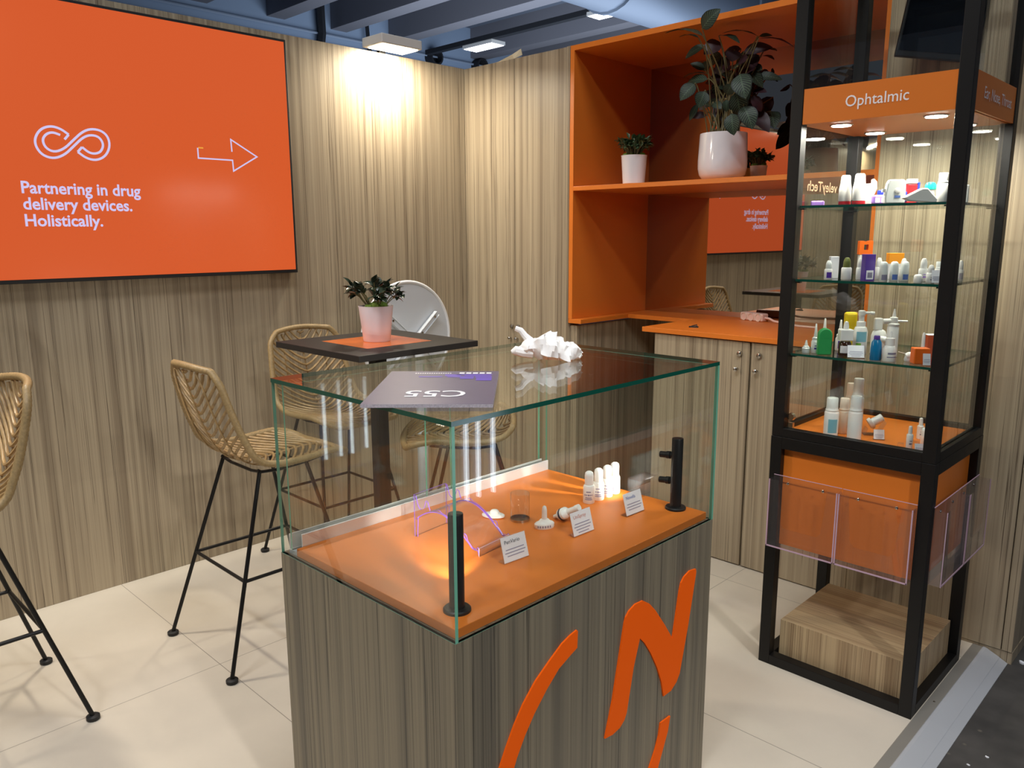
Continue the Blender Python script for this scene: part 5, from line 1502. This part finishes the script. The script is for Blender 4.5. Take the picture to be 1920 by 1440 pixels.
b = MB(); b.prism([(-0.050, 0.016), (-0.030, 0.006), (0.048, 0.0), (0.050, 0.012), (0.020, 0.044), (0.004, 0.044)], lambda a, c, d: (a, -0.013 + d, c), 0.026); b.obj('body', ['white_plastic'], t, bevel=0.003)
t = thing('teal_cap_bottle', 'white bottle with a round teal cap behind the wing-shaped device', 'bottle', (2.770, -0.56, z + 0.0003), 0, G3)
b = MB(); b.lathe([(0.013, 0), (0.015, 0.002), (0.015, 0.042)], (0, 0, 0), 20); b.obj('body', ['white_plastic'], t, smooth=40)
b = MB(); b.lathe([(0.0165, 0.043), (0.0165, 0.056), (0.012, 0.064), (0.004, 0.066)], (0, 0, 0), 20); b.obj('cap', ['teal_plastic'], t, smooth=40)
bottle('tall plain white cylinder bottle at the right of the top shelf', 2.807, -0.565, z, 0.034, 0.092, 'foam', 'white_plastic', 'white_plastic', None, G3)
bottle('shorter plain white bottle beside the near post on the top shelf', 2.825, -0.50, z, 0.034, 0.080, 'foam', 'white_plastic', 'white_plastic', None, G3)
block('white wedge seen through the right pane on the top shelf', 2.850, -0.52, z, 0.034, 0.024, 0.056, 'milky_plastic', RZ, 'white_wedge', 'device', G3, 0.004)

# ------------------------------------------------------------------ monitor above, opposite stand
t = thing('monitor', 'black monitor tilted forward, hung high beside the niche', 'monitor', (2.612, -0.142, 2.150), math.radians(29))
T = Matrix.Rotation(math.radians(8), 4, 'Y') @ Matrix.Rotation(math.radians(4), 4, 'X')
b = MB(); b.x = T; b.box(-0.130, 0.130, -0.014, 0.014, 0, 0.42); b.obj('casing', ['black_matte'], t, bevel=0.004)
b = MB(); b.x = T; b.box(-0.122, 0.122, -0.0155, -0.0142, 0.022, 0.41); b.obj('screen', ['screen_black'], t)
b = MB(); b.x = T; b.box(-0.06, 0.02, 0.015, 0.035, 0.10, 0.26); b.box(-0.04, 0.0, 0.035, 0.055, 0.14, 0.22); b.obj('mount', ['black_metal'], t)
b = MB(); b.x = T; b.box(-0.11, -0.07, 0.0145, 0.0152, 0.05, 0.08); b.obj('sticker', ['royal_plastic'], t)
t = thing('lit_counter', 'dark counter across the aisle with white light strips, mirrored in the glass', 'counter', (4.75, -0.37, -0.036))
L = t.location
b = MB(L); b.box(4.62, 5.1, -0.75, 0.0, -0.036, 0.70); b.obj('body', ['label_grey'], t)
for k, y in enumerate((-0.59, -0.475, -0.385, -0.27)):
    b = MB(L); b.box(4.602, 4.618, y - 0.006, y + 0.006, 0.10, 0.62); b.obj('light_strip', ['neon_face'], t)

for i, (x, y, lb) in enumerate(((3.075, -0.02, 'white paper scrap on the dark hall floor beside the cupboard plinth'), (3.13, -0.72, 'tiny white crumb on the dark hall floor beside the ramp'), (3.10, -0.80, 'second tiny crumb on the dark hall floor, nearer the camera'))):
    b = MB()
    k = (0.012, 0.005, 0.004)[i]
    pts = [(k * (1 + 0.35 * math.sin(q * 2.3 + i)) * math.cos(q * 2 * PI / 9), k * 0.7 * (1 + 0.3 * math.cos(q * 1.7)) * math.sin(q * 2 * PI / 9)) for q in range(9)]
    b.prism(pts, lambda a, c, d: (x + a, y + c, -0.0358 + d + 0.1 * abs(a) * (d > 0)), k * 0.5)
    tag(b.obj('paper_scrap', ['paper']), lb, 'scrap', 'scraps on the hall floor')
